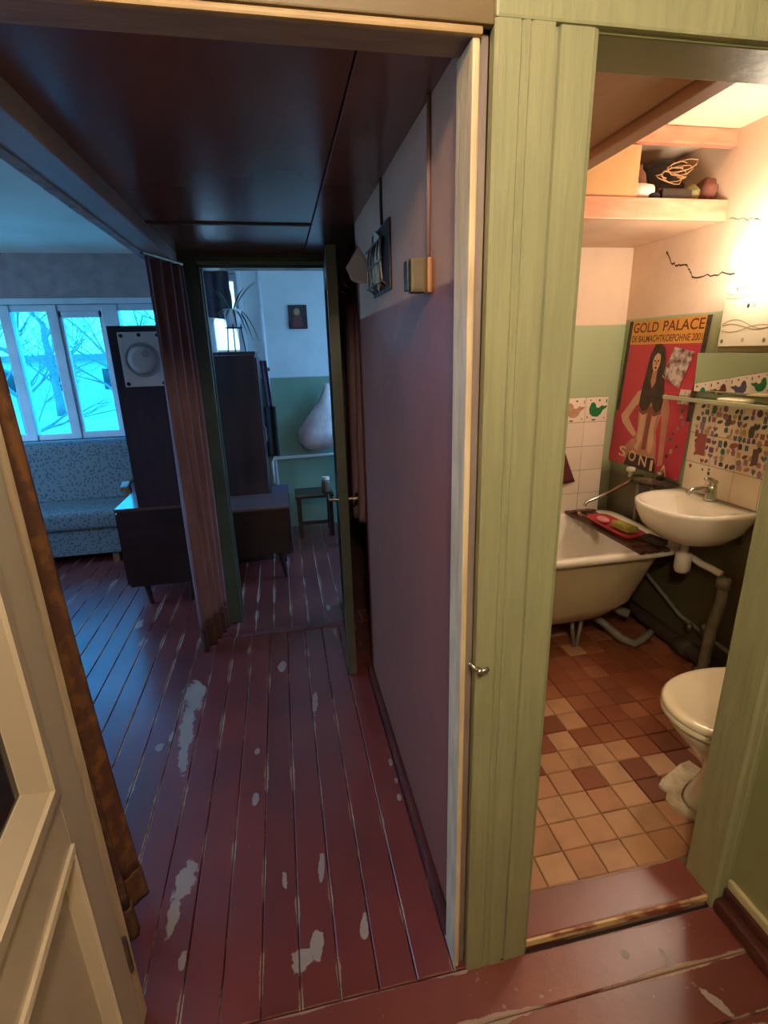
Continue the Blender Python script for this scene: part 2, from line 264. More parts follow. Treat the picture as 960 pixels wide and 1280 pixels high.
# ------------------------------------------------------------ mesh helpers
class MB:
    def __init__(s): s.v = []; s.f = []
    def add(s, vs, fs):
        b = len(s.v); s.v += [Vector(v) for v in vs]; s.f += [[b+i for i in f] for f in fs]; return s
    def box(s, x0, x1, y0, y1, z0, z1):
        return s.add([(x0, y0, z0), (x1, y0, z0), (x1, y1, z0), (x0, y1, z0), (x0, y0, z1), (x1, y0, z1), (x1, y1, z1), (x0, y1, z1)],
                     [(0, 3, 2, 1), (4, 5, 6, 7), (0, 1, 5, 4), (1, 2, 6, 5), (2, 3, 7, 6), (3, 0, 4, 7)])
    def rbox(s, c, size, rot=(0, 0, 0)):
        R = Euler(rot).to_matrix(); hx, hy, hz = (q/2 for q in size); c = Vector(c)
        vs = [c+R @ Vector(p) for p in [(-hx, -hy, -hz), (hx, -hy, -hz), (hx, hy, -hz), (-hx, hy, -hz), (-hx, -hy, hz), (hx, -hy, hz), (hx, hy, hz), (-hx, hy, hz)]]
        return s.add(vs, [(0, 3, 2, 1), (4, 5, 6, 7), (0, 1, 5, 4), (1, 2, 6, 5), (2, 3, 7, 6), (3, 0, 4, 7)])
    def rings(s, rings, cap=True, closed=True):
        n = len(rings[0]); b = len(s.v); s.v += [Vector(p) for r in rings for p in r]
        for i in range(len(rings)-1):
            for j in range(n if closed else n-1):
                k = (j+1) % n
                s.f.append([b+i*n+j, b+i*n+k, b+(i+1)*n+k, b+(i+1)*n+j])
        if cap in (True, 'first'): s.f.append([b+j for j in range(n)][::-1])
        if cap in (True, 'last'): s.f.append([b+(len(rings)-1)*n+j for j in range(n)])
        return s
    def tube(s, pts, rad, n=8, cap=True):
        pts = [Vector(p) for p in pts]; rad = rad if isinstance(rad, (list, tuple)) else [rad]*len(pts)
        rs = []; prev = None
        for i, p in enumerate(pts):
            t = (pts[min(i+1, len(pts)-1)]-pts[max(i-1, 0)]).normalized()
            if prev is None:
                a = Vector((0, 0, 1)) if abs(t.z) < .9 else Vector((1, 0, 0)); u = t.cross(a).normalized()
            else:
                u = (prev-t*prev.dot(t)).normalized()
            prev = u; w = t.cross(u)
            rs.append([p+rad[i]*(math.cos(2*PI*k/n)*u+math.sin(2*PI*k/n)*w) for k in range(n)])
        return s.rings(rs, cap)
    def lathe(s, prof, c=(0, 0, 0), n=24, cap=True, axis='Z'):
        c = Vector(c); rs = []
        for r, z in prof:
            ring = []
            for k in range(n):
                a = 2*PI*k/n; p = (r*math.cos(a), r*math.sin(a), z)
                if axis == 'X': p = (z, p[0], p[1])
                if axis == 'Y': p = (p[0], z, p[1])
                ring.append(c+Vector(p))
            rs.append(ring)
        return s.rings(rs, cap)
    def sphere(s, c, r, nu=20, nv=12, sq=(1, 1, 1), jit=0):
        c = Vector(c); rs = []
        for i in range(nv+1):
            th = PI*i/nv; th = min(max(th, .02), PI-.02); ring = []
            for k in range(nu):
                a = 2*PI*k/nu; d = Vector((math.sin(th)*math.cos(a), math.sin(th)*math.sin(a), -math.cos(th)))
                q = 1+jit*mnoise.noise(d*2.3+c*9) if jit else 1
                ring.append(c+Vector((d.x*sq[0], d.y*sq[1], d.z*sq[2]))*r*q)
            rs.append(ring)
        return s.rings(rs)
    def prism(s, poly, d):   # poly: list of 3d points (planar), extruded by vector d
        d = Vector(d); p = [Vector(q) for q in poly]; return s.rings([p, [q+d for q in p]])
    def grid(s, fn, nu, nv):
        b = len(s.v)
        s.v += [Vector(fn(i/nu, j/nv)) for i in range(nu+1) for j in range(nv+1)]
        for i in range(nu):
            for j in range(nv):
                a = b+i*(nv+1)+j; s.f.append([a, a+nv+1, a+nv+2, a+1])
        return s
    def build(s, name, m, parent=None, smooth=False, bevel=0, solid=0, sub=0, origin=None, seg=2):
        L = Vector((0, 0, 0))
        if parent is not None:
            q = parent
            while q is not None:
                L += q.location; q = q.parent
        else:
            if origin is None:
                xs = [v.x for v in s.v]; ys = [v.y for v in s.v]; zs = [v.z for v in s.v]
                L = Vector(((min(xs)+max(xs))/2, (min(ys)+max(ys))/2, min(zs)))
            else: L = Vector(origin)
        me = bpy.data.meshes.new(name); me.from_pydata([v-L for v in s.v], [], s.f); me.validate(); 
        bm = bmesh.new(); bm.from_mesh(me); bmesh.ops.recalc_face_normals(bm, faces=bm.faces)
        if bevel: bmesh.ops.bevel(bm, geom=[e for e in bm.edges if len(e.link_faces) == 2 and e.calc_face_angle(0) > .6], offset=bevel, segments=seg, affect='EDGES', profile=.6)
        bm.to_mesh(me); bm.free()
        if smooth:
            for p in me.polygons: p.use_smooth = True
        me.materials.append(m)
        o = bpy.data.objects.new(name, me); COL.objects.link(o)
        if parent is not None: o.parent = parent
        else: o.location = L
        if solid:
            k = o.modifiers.new('thickness', 'SOLIDIFY'); k.thickness = solid; k.offset = 0
        if sub:
            k = o.modifiers.new('sub', 'SUBSURF'); k.levels = sub; k.render_levels = sub
        return o
def thing(name, loc, label, cat, group=None):
    o = bpy.data.objects.new(name, None); COL.objects.link(o); o.location = loc; o.empty_display_size = .05
    return tag(o, label, cat, group)
def tag(o, label, cat, group=None, kind=None):
    o['label'] = label; o['category'] = cat
    if group: o['group'] = group
    if kind: o['kind'] = kind
    return o
def struct(o):
    o['kind'] = 'structure'; return o
def sbox(name, x0, x1, y0, y1, z0, z1, m, bevel=0, parent=None):
    if z0 == 0 and name.startswith('wall'): z0 = -.08
    o = MB().box(x0, x1, y0, y1, z0, z1).build(name, m, parent, bevel=bevel)
    if parent is None: struct(o)
    return o
def piece(name, mesh, parent, loc, rot=(0, 0, 0)):
    o = bpy.data.objects.new(name, mesh); COL.objects.link(o); o.parent = parent; o.location = Vector(loc)-parent.location; o.rotation_euler = rot
    return o
def box_mesh(name, w, d, h, m, bevel=.002):
    bm = bmesh.new(); bmesh.ops.create_cube(bm, size=1)
    for v in bm.verts: v.co = Vector((v.co.x*w, v.co.y*d, v.co.z*h))
    if bevel: bmesh.ops.bevel(bm, geom=[e for e in bm.edges if all(v.co.z > 0 for v in e.verts)], offset=bevel, segments=1, affect='EDGES')
    me = bpy.data.meshes.new(name); bm.to_mesh(me); bm.free(); me.materials.append(m)
    return me

# ============================================================ THE SETTING
# ---- floors, plank by plank
def plank_floor(name, x0, x1, y0, y1, along, m, pitch=.108, top=0.0, gap=.0025, thick=.03):
    base = sbox(name, x0, x1, y0, y1, -.07, top-.026, mFloorB)
    if along == 'Y':
        n = max(1, round((x1-x0)/pitch)); w = (x1-x0)/n
        me = box_mesh('plank', w-gap, (y1-y0)-.003, thick, m, .003)
        for i in range(n):
            piece('plank', me, base, (x0+w*(i+.5), (y0+y1)/2, top-thick/2-random.uniform(0, .0015)))
    else:
        n = max(1, round((y1-y0)/pitch)); w = (y1-y0)/n
        me = box_mesh('plank', (x1-x0)-.003, w-gap, thick, m, .003)
        for i in range(n):
            piece('plank', me, base, ((x0+x1)/2, y0+w*(i+.5), top-thick/2-random.uniform(0, .0015)))
    return base
plank_floor('floor', -.592, .43, .90, 2.82, 'Y', mFloor, .1075)
plank_floor('floor', -3.6, -.592, .90, 4.95, 'Y', mFloor, .1075)
plank_floor('floor', -.592, 2.0, 2.82, 4.80, 'Y', mFloor, .1075)
plank_floor('floor', -.75, 1.17, -1.3, .90, 'X', mFloorE, .122)
sbox('floor', -3.7, 2.15, -1.4, 5.1, -.16, -.0705, mFloorB)
sbox('floor', -.75, 1.17, .90, 1.02, -.0705, -.02, mFloorB)
# bathroom floor: brown-red and worn pale tiles
TOPB = .012
bf = sbox('floor', .47, 2.03, 1.02, 2.87, -.07, TOPB-.009, mGrout)
tile_cols = ['8F5236', '834A32', '9A5E40', '8A4C32']
pale_cols = ['BC8A66', 'B4805C', 'C0926E']
tm = [box_mesh('tile', .1005, .0985, .012, mat('red_floor_tile_%d' % i, sp(c), tuple(q*.85 for q in sp(c)), scale=9, rough=.4, rand=.08, bump=.15), .003) for i, c in enumerate(tile_cols)]
pm = [box_mesh('tile', .1005, .0985, .012, mat('worn_pale_tile_%d' % i, sp(c), tuple(q*.72 for q in sp(c)), scale=7, rough=.5, rand=.06, bump=.15, lo=.48, hi=.72), .003) for i, c in enumerate(pale_cols)]
rng = random.Random(3)
nx, ny = 15, 18
for i in range(nx):
    for j in range(ny):
        x = .475+(i+.5)*.1035; y = 1.045+(j+.5)*.1013
        w = 1-.75*max(0, (y-1.15))/.8-.5*max(0, x-1.08)/.3
        pale = rng.random() < max(.10, .95*w) if y < 1.9 else rng.random() < .08
        o = piece('tile', rng.choice(pm if pale else tm), bf, (x, y, TOPB-.006-rng.uniform(0, .0022)), (rng.uniform(-.004, .004), rng.uniform(-.004, .004), 0))
# threshold board between entry and bathroom
th = sbox('trim_1', .535, 1.125, .915, 1.035, -.02, .028, mFloorE, .004)
MB().box(.54, 1.12, .909, .916, .006, .026).build('worn_edge', mat('worn_bare_wood', sp('D9B98A'), sp('8C4A3A'), scale=16, stretch=(.5, 1, 1), rough=.7, lo=.5, hi=.62), th)

# ---- front partition with hall opening and bathroom doorway (Y .90 - 1.00)
sbox('wall_front', -3.6, -.50, .905, 1.0, 0, 2.6, mWallpaper)
sbox('wall_front', -.50, 1.17, .915, .995, 2.07, 2.6, mGreenPanel)
sbox('wall_front', .37, .525, .915, .998, 0, 2.07, mGreen)
sbox('wall_front', 1.13, 2.15, .94, 1.0, 0, 2.6, mBath)
# casing of the post between the openings, moulded in section, worn thick green paint
prof = [(.361, .915), (.361, .897), (.366, .893), (.402, .893), (.405, .8965), (.409, .893), (.417, .893), (.420, .8965), (.424, .893), (.458, .893), (.4605, .903), (.4675, .903), (.470, .897), (.526, .897), (.535, .901), (.535, 1.0), (.52, 1.0), (.52, .915)]
post = struct(MB().prism([(x, y, -.005) for x, y in prof], (0, 0, 2.075)).build('trim_2', mGreen))
# rabbet strips of the hall frame
MB().box(.343, .3605, .918, .985, 0, 2.06).build('rabbet_strip', mGreyFrame, post, bevel=.002)
MB().box(.331, .343, .908, .985, 0, 2.052).build('stop_strip', mCream, post, bevel=.003)
mSteel = mBrass
hk = MB(); hk.tube([(.349, .9, .958), (.358, .89, .946), (.372, .888, .942)], [.004, .005, .004], 8).tube([(.366, .895, .942), (.366, .880, .942)], .007, 10).tube([(.366, .884, .942), (.386, .884, .947)], [.006, .005], 8)
hk.build('latch', mChrome, post, smooth=True)
# hall lintel
lin = sbox('trim_3', -.50, .361, .897, .912, 2.062, 2.2, mTop, .003)
MB().box(-.50, .345, .9125, .99, 2.060, 2.069).build('lintel_underside', mat('dull_brown_lintel', sp('A08876'), sp('8C7464'), scale=9, stretch=(.6, 4, 4), rough=.6, bump=.5), lin)
MB().box(-.50, .345, .900, .913, 2.050, 2.0615).build('cream_bead', mat('dim_cream_bead', sp('B8986C'), sp('A0835C'), scale=9, rough=.5), lin, bevel=.004)
# left jamb of the hall opening
sbox('trim_4', -.50, -.470, .905, .985, 0, 2.06, mCream, .003)
# bathroom lintel: two steps
bl = sbox('trim_5', .361, 1.17, .893, .94, 2.07, 2.3, mGreen, .005)
MB().box(.535, 1.123, .905, 1.015, 2.066, 2.104).build('lintel_step', mGreenPanel, bl, bevel=.004)
# right jamb and casing of the bathroom door
profR = [(1.17, .94), (1.17, .893), (1.158, .893), (1.154, .899), (1.150, .893), (1.133, .893), (1.123, .898), (1.123, 1.0), (1.17, 1.0)]
rj = struct(MB().prism([(x, y, -.005) for x, y in profR], (0, 0, 2.08)).build('trim_6', mGreen))
hk = MB(); hk.box(1.120, 1.126, .905, .925, 1.02, 1.06).tube([(1.123, .90, 1.045), (1.120, .885, 1.05), (1.128, .878, 1.045), (1.138, .882, 1.035), (1.145, .893, 1.03)], .0045, 8)
hk.build('latch', mChrome, rj, smooth=True)

# ---- entry shell (where the camera stands)
sbox('wall_right', 1.17, 1.29, -1.4, .94, 0, 2.6, mGreenPanel)
MB().box(1.12, 1.172, -1.3, .893, 0, .045).build('baseboard_right', mBase, None, bevel=.012)['kind'] = 'structure'
sbox('baseboard_right', 1.150, 1.172, -1.3, .893, .045, .075, mBase, .006)
sbox('trim_7', 1.158, 1.172, -1.3, .893, .075, .105, mat('bare_plaster', sp('CDBF96'), sp('9C9466'), scale=14, rough=.9, bump=.8), .004)
sbox('wall_back', -.9, 1.29, -1.42, -1.3, 0, 2.6, mEntryWall)
sbox('wall_left', -.87, -.75, -1.3, .905, 0, 2.6, mEntryWall)
sbox('ceiling', -.9, 1.29, -1.42, .915, 2.6, 2.68, mWhiteCeil)

# ---- hall
sbox('wall_right', .35, .43, 1.0, 2.30, 0, 2.25, mHall)
sbox('wall_right', .43, .47, .998, 3.0, 0, 2.55, mDarkBrown)
sbox('baseboard_right', .328, .351, .985, 2.30, 0, .055, mBase, .008)
hc = sbox('ceiling', -.455, .43, .985, 3.0, 2.125, 2.25, mDarkBrown)
for (x0, x1, y0, y1) in ((-.455, .178, .985, 2.345), (-.455, .178, 2.365, 3.0), (.181, .43, .985, 3.0)):
    MB().box(x0, x1, y0, y1, 2.1 if x0 < .17 else 2.094, 2.13).build('panel', mDarkCeil, hc, bevel=.002)
MB().box(-.455, .178, 2.343, 2.367, 2.094, 2.13).build('cover_strip', mDarkBrown, hc, bevel=.003)
# header beam above the opening to the living room, peeling edge
bm_ = sbox('trim_8', -.575, -.455, 1.0, 3.0, 2.045, 2.45, mBeam, .004)
pe = MB()
for i in range(44):
    y = 1.0+i*.045; d = .006+.012*abs(mnoise.noise(Vector((y*6, 0, 0))))
    pe.box(-.575-.004, -.575+.03, y, y+.044, 2.045-d*.5, 2.05)
pe.build('peeling_edge', mat('flaking_whitewash', sp('B9C0C6'), sp('98A0A8'), scale=20, rough=.9, bump=.8), bm_)
# end partition with the kitchen doorway (Y 3.0 - 3.08)
sbox('wall_back', -.60, -.36, 3.0, 3.08, 0, 2.45, mDarkGreen)
sbox('wall_back', -.36, .30, 3.01, 3.07, 2.075, 2.45, mDarkBrown)
sbox('wall_back', .47, 2.0, 2.99, 3.08, 0, 2.55, mKitchen)
sbox('wall_back', .30, .47, 2.992, 3.08, 0, 2.55, mDarkBrown)  # dark brown puts the shade behind the open door into the wall colour
t9 = sbox('trim_9', -.375, -.352, 2.985, 3.095, 0, 2.05, mDarkGreen, .004)
MB().box(-.356, -.345, 3.03, 3.06, 0, 2.03).build('stop_strip', mDarkGreen, t9, bevel=.003)
MB().box(-.50, -.372, 2.985, 3.005, 0, 2.085).build('casing_board', mDarkGreen, t9, bevel=.004)
t10 = sbox('trim_10', -.372, .30, 2.985, 3.09, 2.030, 2.085, mDarkGreen, .004)
MB().box(-.36, .29, 2.980, 2.988, 2.045, 2.06).build('bead', mat('dull_green_bead', sp('6E7A6C'), rough=.4), t10)
sbox('trim_11', .285, .345, 2.985, 3.09, 0, 2.085, mDarkGreen, .004)
sbox('trim_12', -.36, .30, 2.80, 2.845, -.01, .006, mat('pale_worn_strip', sp('7E5058'), sp('5A333A'), scale=18, rough=.5), .002)

# ---- living room shell
for a in ((-3.72, -3.6, .9, 2.5, 0, 2.6), (-3.72, -3.6, 4.3, 4.95, 0, 2.6), (-3.72, -3.6, 2.5, 4.3, 0, .85), (-3.72, -3.6, 2.5, 4.3, 2.15, 2.6)):
    sbox('wall_left', *a, mWallpaper)
w4 = sbox('added_window_4', -3.73, -3.56, 2.5, 4.3, .82, .85, mFrameW, .006)  # unseen window, added to let more daylight into living room and hall
for y in (2.5, 3.36, 4.22): MB().box(-3.70, -3.63, y, y+.08, .85, 2.15).build('window_post', mFrameW, w4, bevel=.005)
for z in (.85, 2.08): MB().box(-3.69, -3.64, 2.58, 4.22, z, z+.07).build('window_rail', mFrameW, w4, bevel=.005)
for y in (2.58, 3.44): MB().box(-3.668, -3.664, y, y+.78, .92, 2.08).build('pane', mGlass, w4)
lr = sbox('ceiling', -3.72, -.455, .9, 5.2, 2.42, 2.52, mWhiteCeil)
sbox('wall_right', -.60, -.56, 3.08, 4.95, 0, 2.45, mWallpaper)
WX0, WX1, WZ0, WZ1 = -2.95, -.90, .93, 2.04
sbox('wall_back', -3.72, WX0, 4.95, 5.25, 0, 2.45, mWallpaper)
sbox('wall_back', WX1, -.56, 4.95, 5.25, 0, 2.45, mWallpaper)
sbox('wall_back', WX0, WX1, 4.95, 5.25, 0, WZ0, mWallpaper)
sbox('wall_back', WX0, WX1, 4.95, 5.25, WZ1, 2.45, mWallpaper)
w1 = sbox('window_1', WX0, WX1, 4.93, 5.16, WZ0-.035, WZ0, mFrameW, .008)
for x0, x1 in ((WX0, WX0+.06), (-2.20, -2.12), (-1.845, -1.765), (-1.425, -1.295), (WX1-.06, WX1)):
    MB().box(x0, x1, 4.99, 5.09, WZ0, WZ1).build('window_post', mFrameW, w1, bevel=.006)
for i, (x0, x1) in enumerate(((WX0+.06, -2.20), (-2.12, -1.845), (-1.765, -1.425), (-1.295, WX1-.06))):
    b = .05 if i == 1 else .06
    for z0, z1, nm in ((WZ0, WZ0+b, 'bottom_rail'), (WZ1-.05, WZ1, 'top_rail')):
        MB().box(x0, x1, 5.0, 5.06, z0, z1).build(nm, mFrameW, w1, bevel=.004)
    if i == 2:
        for q0, q1 in ((x0, x0+.028), (x1-.028, x1)):
            MB().box(q0, q1, 5.005, 5.05, WZ0+.06, WZ1-.05).build('sash_stile', mFrameW, w1, bevel=.004)
        MB().box(x0, x1, 5.005, 5.05, WZ1-.10, WZ1-.05).build('sash_rail', mFrameW, w1, bevel=.004)
    MB().box(x0, x1, 5.026, 5.030, WZ0+b, WZ1-.05).build('pane', mGlassC, w1)
sbox('trim_13', WX0-.05, WX1+.1, 4.92, 4.95, 2.04, 2.085, mFrameW, .006)

# ---- kitchen shell
kz0, kz1 = .95, 2.25
sbox('wall_left', -.56, -.555, 3.08, 4.80, 0, 2.45, mKitchen)
sbox('wall_back', -.56, -.545, 4.8, 5.12, 0, 2.55, mKitchen)
sbox('wall_back', -.28, 2.12, 4.8, 5.12, 0, 2.55, mKitchen)
for x0, x1, z0, z1, nm, x_m in ((-.545, -.28, kz0, kz1, 'window_2', None),):
    sbox('wall_back', x0, x1, 4.8, 5.12, 0, z0, mKitchen)
    sbox('wall_back', x0, x1, 4.8, 5.12, z1, 2.55, mKitchen)
    wn = sbox(nm, x0, x1, 4.77, 5.05, z0-.03, z0, mFrameW, .006)
    for q0, q1 in [(x0, x0+.035), (x1-.035, x1)]+([(x_m-.04, x_m+.04)] if x_m else []):
        MB().box(q0, q1, 4.84, 4.92, z0, z1).build('window_post', mFrameW, wn, bevel=.005)
    MB().box(x0+.035, x1-.035, 4.85, 4.91, z0, z0+.05).build('bottom_rail', mFrameW, wn)
    MB().box(x0+.035, x1-.035, 4.85, 4.91, z1-.05, z1).build('top_rail', mFrameW, wn)
    MB().box(x0+.035, x1-.035, 4.878, 4.882, z0+.05, z1-.05).build('pane', mGlassD, wn)
    if not x_m: MB().box(x1-.005, x1+.03, 4.77, 4.80, z0-.03, z1+.03).build('window_casing', mFrameW, wn, bevel=.006)
for a in ((3.08, 3.3, 0, 2.55), (4.6, 4.8, 0, 2.55), (3.3, 4.6, 0, .85), (3.3, 4.6, 2.2, 2.55)): sbox('wall_right', 2.0, 2.12, *a, mKitchen)
w3 = sbox('added_window_3', 1.96, 2.13, 3.3, 4.6, .82, .85, mFrameW, .006)  # out-of-view window, added so that daylight brightens the kitchen
for y in (3.3, 3.91, 4.52): MB().box(2.03, 2.10, y, y+.08, .85, 2.2).build('window_post', mFrameW, w3, bevel=.005)
for z in (.85, 2.14): MB().box(2.04, 2.09, 3.38, 4.52, z, z+.06).build('window_rail', mFrameW, w3, bevel=.005)
for y in (3.38, 3.99): MB().box(2.063, 2.067, y, y+.53, .91, 2.14).build('pane', mGlass, w3)
sbox('ceiling', -.56, 2.12, 3.08, 5.12, 2.55, 2.62, mWhiteCeil)

# ---- bathroom shell
br = sbox('wall_right', 2.03, 2.15, 1.0, 2.87, 0, 2.6, mBathDark)
bb = sbox('wall_back', .47, 2.15, 2.87, 2.99, 0, 2.6, mBath)
blw = sbox('wall_left', .47, .475, 1.0, 2.87, 0, 2.6, mBath)
sbox('ceiling', .43, 2.15, .9, 3.0, 2.47, 2.6, mBathCeil)
# low loft beside the door
lf = sbox('ceiling', .475, .875, 1.016, 2.86, 2.105, 2.2, mLoft)
MB().box(.885, .935, 1.016, 2.86, 2.085, 2.19).build('edge_beam', mLoft, lf, bevel=.004)
MB().box(.875, .885, 1.016, 2.86, 2.12, 2.19).build('gap', mLoftDark, lf)
# white wall tiles: back wall (top row with printed birds) and beside the sink
tW = .150
tmesh = box_mesh('tile', tW-.003, .008, tW-.003, mTileW, 0)
tmesh2 = box_mesh('tile', .1445, .008, .1435, mTileW, 0)
DEC = [('green', '2E7D46'), ('peach', 'C79A78'), ('mauve', '6F5A72'), ('teal', '1F8A6C'), ('maroon', '7A3A34'), ('mauve', '6A5A74'), ('green', '2E7D46'), ('peach', 'C79A78'), ('teal', '1F8A6C'), ('maroon', '7A3A34')]
decm = {h: mat('tile_print_'+h, sp(h), tuple(q*.8 for q in sp(h)), scale=30, rough=.2) for h in {d[1] for d in DEC}}
dotm = mat('tile_print_dots', sp('5A3A2C'), rough=.3)
def flat(poly, name, m, parent, frame):
    return MB().add([frame(u, v) for u, v in poly], [list(range(len(poly)))]).build(name, m, parent)
def ell(cu, cv, a, b, n=14, t=0):
    return [(cu+a*math.cos(2*PI*k/n)*math.cos(t)-b*math.sin(2*PI*k/n)*math.sin(t), cv+a*math.cos(2*PI*k/n)*math.sin(t)+b*math.sin(2*PI*k/n)*math.cos(t)) for k in range(n)]
BIRD = [(-.34, .02), (-.30, -.16), (-.16, -.28), (.06, -.30), (.20, -.20), (.28, -.04), (.44, .06), (.46, .14), (.30, .12), (.22, .16), (.10, .06), (-.02, .08), (-.06, .22), (-.16, .30), (-.26, .26), (-.30, .16)]
for r in range(5):
    z = 1.300-(r+.5)*tW
    for c in range(9):
        x = 1.960-(c+.5)*tW
        t_ = piece('tile', tmesh, bb, (x, 2.866-rng.uniform(0, .0012), z), (rng.uniform(-.006, .006), 0, rng.uniform(-.006, .006)))
        if r == 0:
            fr = lambda u, v, x=x, z=z: (x+u*tW, 2.8595, z+v*tW)
            for nm, poly, m_ in [('print', BIRD, decm[DEC[c][1]]), ('print', ell(-.3, .38, .03, .03, 8), dotm), ('print', ell(.1, .36, .05, .04, 8), dotm), ('print', ell(.42, .32, .03, .09, 8), decm[DEC[c][1]]), ('print', ell(.36, -.36, .03, .03, 8), dotm), ('print', ell(-.1, -.42, .1, .03, 8), dotm), ('print', ell(-.4, -.3, .03, .04, 8), dotm)]:
                flat(poly, nm, m_, t_, fr)
MB().box(.475, 1.960, 2.8640, 2.871, .555, 1.300).build('tile_bed', mGrout, bb)
for r in range(3):
    z = 1.314-(r+.5)*.1465
    for c in range(6):
        y = 2.252-(c+.5)*.1475
        piece('tile', tmesh2, br, (2.027, y, z), (0, 0, PI/2))
MB().box(2.0250, 2.031, 1.365, 2.252, .875, 1.314).build('tile_bed', mGrout, br)
# cracks in the plaster
def crack(pts, w, parent, m):
    mb = MB()
    top = [(2.0285, y+.0, z+w*(.3+abs(mnoise.noise(Vector((y*40, z*40, 1)))))) for y, z in pts]; bot = [(2.0285, y, z-w*(.3+abs(mnoise.noise(Vector((y*33, z*50, 5)))))) for y, z in pts]
    mb.grid(lambda i, j: Vector(top[round(i*(len(pts)-1))])*(1-j)+Vector(bot[round(i*(len(pts)-1))])*j, len(pts)-1, 1)
    return mb.build('crack', m, parent)
def jag(p, q, n=9, a=.012):
    return [(p[0]+(q[0]-p[0])*i/n+(random.uniform(-a, a)*.3 if 0 < i < n else 0), p[1]+(q[1]-p[1])*i/n+(random.uniform(-a, a)*.6 if 0 < i < n else 0)) for i in range(n+1)]
mCrack = mat('crack_dark', sp('4A3626'), rough=1)
crack(jag((2.60, 2.055), (2.55, 1.99))+jag((2.54, 1.985), (2.44, 1.965))+jag((2.435, 1.96), (2.39, 1.905)), .008, br, mCrack)
crack(jag((2.39, 1.905), (2.03, 1.885), 16), .007, br, mCrack)
crack(jag((2.22, 2.12), (2.05, 2.08), 10), .003, br, mCrack)

# ============================================================ BATHROOM THINGS
# ---- globe lamp (gives the light)
GL = (1.868, 1.868, 1.915)
t = thing('wall_lamp', GL, 'glowing round white globe lamp on the bathroom wall above the tiled cabinet', 'lamp')
MB().sphere(GL, .088, 28, 18).build('globe', emission('globe_light', (1.0, .84, .66), GLOBE), t, smooth=True)
MB().lathe([(.045, -.03), (.05, -.012), (.05, .0), (.03, .004)], (2.03-.0, GL[1], GL[2]), 20, axis='X').build('wall_plate', mPlasticW, t, smooth=True)
MB().tube([(2.02, GL[1], GL[2]), (1.94, GL[1], GL[2])], .018, 12).build('holder', mPlasticW, t, smooth=True)

# ---- sink
SC = Vector((2.03, 2.015, .868))
t = thing('sink', SC, 'white wall-hung wash basin with chrome tap over the tub end', 'sink')
def srng(a, b, z, cx=-.255, p=2.4, n=48, back=-.004):
    r = []
    for k in range(n):
        th = 2*PI*k/n; c, s_ = math.cos(th), math.sin(th)
        x = cx+a*math.copysign(abs(c)**(2/p), c); y = b*math.copysign(abs(s_)**(2/p), s_)
        r.append(SC+Vector((min(x, back), y, z)))
    return r
mb = MB().rings([srng(.09, .09, -.185, -.13), srng(.15, .15, -.165, -.13), srng(.215, .20, -.11, -.13), srng(.25, .228, -.05, -.125), srng(.265, .240, -.014, -.12), srng(.265, .240, .0, -.12), srng(.256, .232, .006, -.12),
                 srng(.205, .198, .002, -.165, 2.3, 48, -.09), srng(.185, .182, -.02, -.168, 2.2, 48, -.095), srng(.15, .145, -.08, -.17, 2.2, 48, -.105), srng(.09, .09, -.115, -.17, 2), srng(.03, .03, -.125, -.17, 2)])
mb.build('basin', mWhite, t, smooth=True)
MB().lathe([(.024, 0), (.02, .003), (.008, .001)], SC+Vector((-.17, 0, -.124)), 16).build('drain', mChrome, t, smooth=True)
mb = MB(); P = SC+Vector((-.052, .0, .006))
mb.lathe([(.03, 0), (.027, .012), (.022, .05), (.021, .07), (.017, .075)], P, 18)
mb.tube([P+Vector((0, 0, .045)), P+Vector((-.05, .005, .058)), P+Vector((-.10, .012, .056)), P+Vector((-.118, .014, .038))], [.015, .013, .012, .011], 12)
f = mb.build('tap', mChrome, t, smooth=True)
MB().tube([P+Vector((0, 0, .07)), P+Vector((.005, -.002, .088)), P+Vector((-.02, -.004, .103)), P+Vector((-.055, -.008, .112))], [.016, .018, .012, .007], 12).build('lever', mChrome, f, smooth=True)
# trap and waste pipe
mb = MB(); Q = SC+Vector((-.14, .01, -.185))
mb.lathe([(.018, 0), (.018, -.07), (.036, -.075), (.038, -.155), (.03, -.175), (.01, -.18)], Q, 18)
tr = mb.build('bottle_trap', mPlasticW, t, smooth=True)
for s_ in (.15, -.15): MB().box(1.95, 2.03, SC.y+s_-.01, SC.y+s_+.01, .70, .73).build('bracket', mBrass, t)

# ---- floor pipes along the sink wall
def pipe_thing(name, label, pts, r, m, extra=()):
    o = MB().tube(pts, r, 10).build(name, m, None, smooth=True); tag(o, label, 'pipe')
    for nm, q, rr, mm in extra:
        MB().tube(q, rr, 10).build(nm, mm, o, smooth=True)
    return o
pipe_thing('waste_pipe', 'grey drain pipe running down from the basin trap to the floor', [(1.965, 1.845, .545), (1.965, 1.84, .44), (1.94, 1.84, .30), (1.91, 1.82, .14), (1.895, 1.81, TOPB+.002)], .025, mGreyPipe, [('outlet_pipe', [Q+Vector((.041, -.008, -.10)), Q+Vector((.052, -.06, -.115)), Q+Vector((.07, -.11, -.125)), Q+Vector((.076, -.158, -.131))], .017, mPlasticW), ('collar', [(1.965, 1.845, .49), (1.965, 1.845, .54)], .031, mGreyPipe), ('collar', [(1.895, 1.81, .02), (1.899, 1.812, .08)], .031, mGreyPipe)])
pipe_thing('soil_pipe', 'thick dark sewer pipe lying along the foot of the sink wall', [(1.978, 1.45, .065), (1.978, 1.7, .065), (1.978, 2.15, .07), (1.978, 2.55, .08)], .040, mDarkPipe, [('collar', [(1.978, 1.98, .067), (1.978, 2.06, .067)], .049, mDarkPipe), ('collar', [(1.978, 1.66, .067), (1.978, 1.73, .067)], .049, mDarkPipe)])
